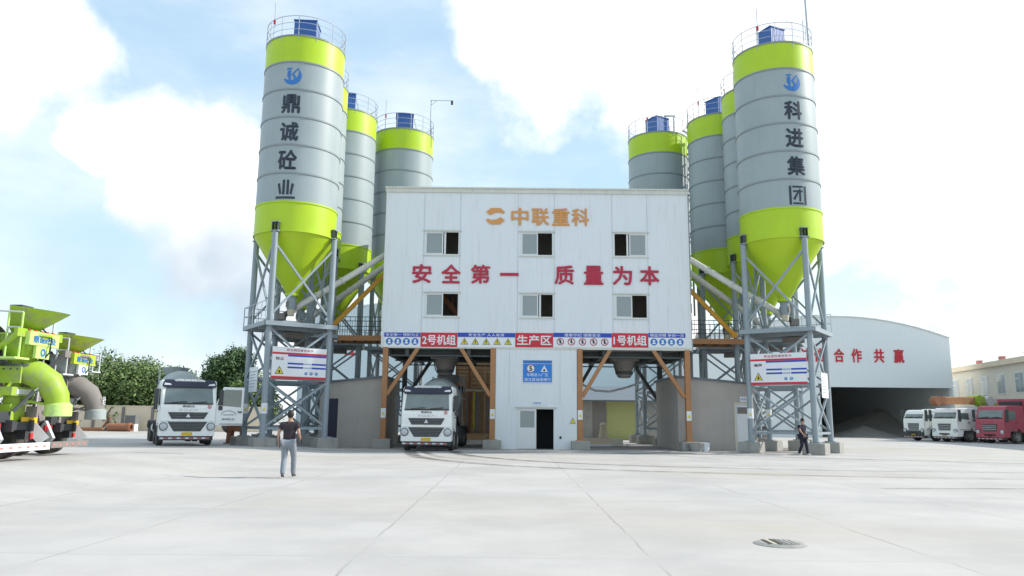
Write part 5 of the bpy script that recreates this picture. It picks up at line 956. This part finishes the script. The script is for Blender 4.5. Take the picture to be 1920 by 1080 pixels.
b = MB(); b.lathe([(.16, 0), (.19, .38), (.17, .38), (.14, .05)], 'bluebucket', 16); b.b2(-.12, .12, -.05, .05, .3, .44, 'sign_white'); o = b.build('blue_bucket'); o.location = (-13.75, 39.8, gh(-13.75, 39.8)); tag(o, 'blue plastic bucket at the foot of the left silo leg', 'bucket'); c = MB(); c.tube([(.18*math.cos(PI*k/8), 0, .37+.1*math.sin(PI*k/8)) for k in range(9)], .008, 'darksteel', 5); c.build('handle', o)
o = thing('saddle_stand', 'rusty brown saddle stand between the open-door truck and the silo legs', 'stand', (-15.7, 44.4, 0)); b = MB(); b.b2(-.5, .5, -.3, .3, .7, 1.1, 'rust'); b.tube([(-.55, 0, .95), (-.75, 0, .8)], .25, 'mud', 12); b.build('saddle', o, bevel=.05)
for x in (-.36, .36): b = MB(); b.bar((x*1.1, 0, 0), (x, 0, .7), .26, .5, 'rust'); b.b2(x*1.1-.25, x*1.1+.25, -.3, .3, 0, .06, 'mud'); b.build('leg', o)
o = thing('steel_pipe', 'thick rusty steel pipe lying before the cream wall', 'pipe', (-36.9, 73.0, .38)); b = MB(); b.lathe([(.3, -1.1), (.38, -1.1), (.38, 1.1), (.3, 1.1), (.3, -1.1)], 'rust', 20, Matrix.Rotation(PI/2, 4, 'Y')); b.build('tube', o); b = MB(); b.lathe([(.44, -.08), (.44, .08), (.38, .08)], 'rust', 20, Matrix.Translation((.95, 0, 0)) @ Matrix.Rotation(PI/2, 4, 'Y')); b.build('flange', o)
o = thing('steel_beam', 'stack of orange rusty beams lying left of the rusty pipe', 'beams', (-41.0, 73.5, 0)); b = MB()
for i in range(4): b.b2(-2.8+i*.2, 2.6-i*.3, -.5+i*.25, -.3+i*.25, .02+.16*(i % 2), .17+.16*(i % 2), 'orange' if i % 2 else 'rust')
b.build('beams', o)
b = MB(); b.tube([(0, 0, 0), (.25, 0, .8), (-.1, .1, 1.5), (.3, .1, 2.3)], [.2, .16, .12, .06], 'bark', 8); b.bar((-.5, 0, .1), (.3, 0, 1.3), .16, .16, 'rust'); o = b.build('leaning_trunk'); o.location = (-38.7, 74, 0); tag(o, 'dark leaning trunk beside the rusty pipe', 'trunk')
o = thing('wall_bin', 'small grey green bin on legs standing before the cream wall', 'bin', (-36.6, 74.6, 0)); b = MB(); b.b2(-.5, .5, -.4, .4, .7, 1.5, 'deck'); b.build('bin_body', o)
for x in (-.42, .42): b = MB(); b.b2(x-.05, x+.05, -.35, .35, 0, .7, 'sign_white'); b.build('leg', o)
o = thing('manhole_cover', 'round grey manhole cover with a brown stained side, set in the concrete', 'manhole', (3.56, 10.42, 0)); b = MB(); b.lathe([(.34, .004), (.30, .02), (.001, .02)], 'concrete', 32); b.build('rim', o); b = MB(); b.lathe([(.28, .021), (.27, .026), (.001, .026)], 'concrete', 32)
for k in range(7): x = -.18+k*.06; e = .26*math.sqrt(1-(x/.29)**2)*.85; b.b2(x-.018, x+.018, -e, e, .026, .033, 'bark' if k in (0, 2) else 'hose' if k == 1 else 'mud' if k == 3 else 'concrete')
b.build('lid', o)
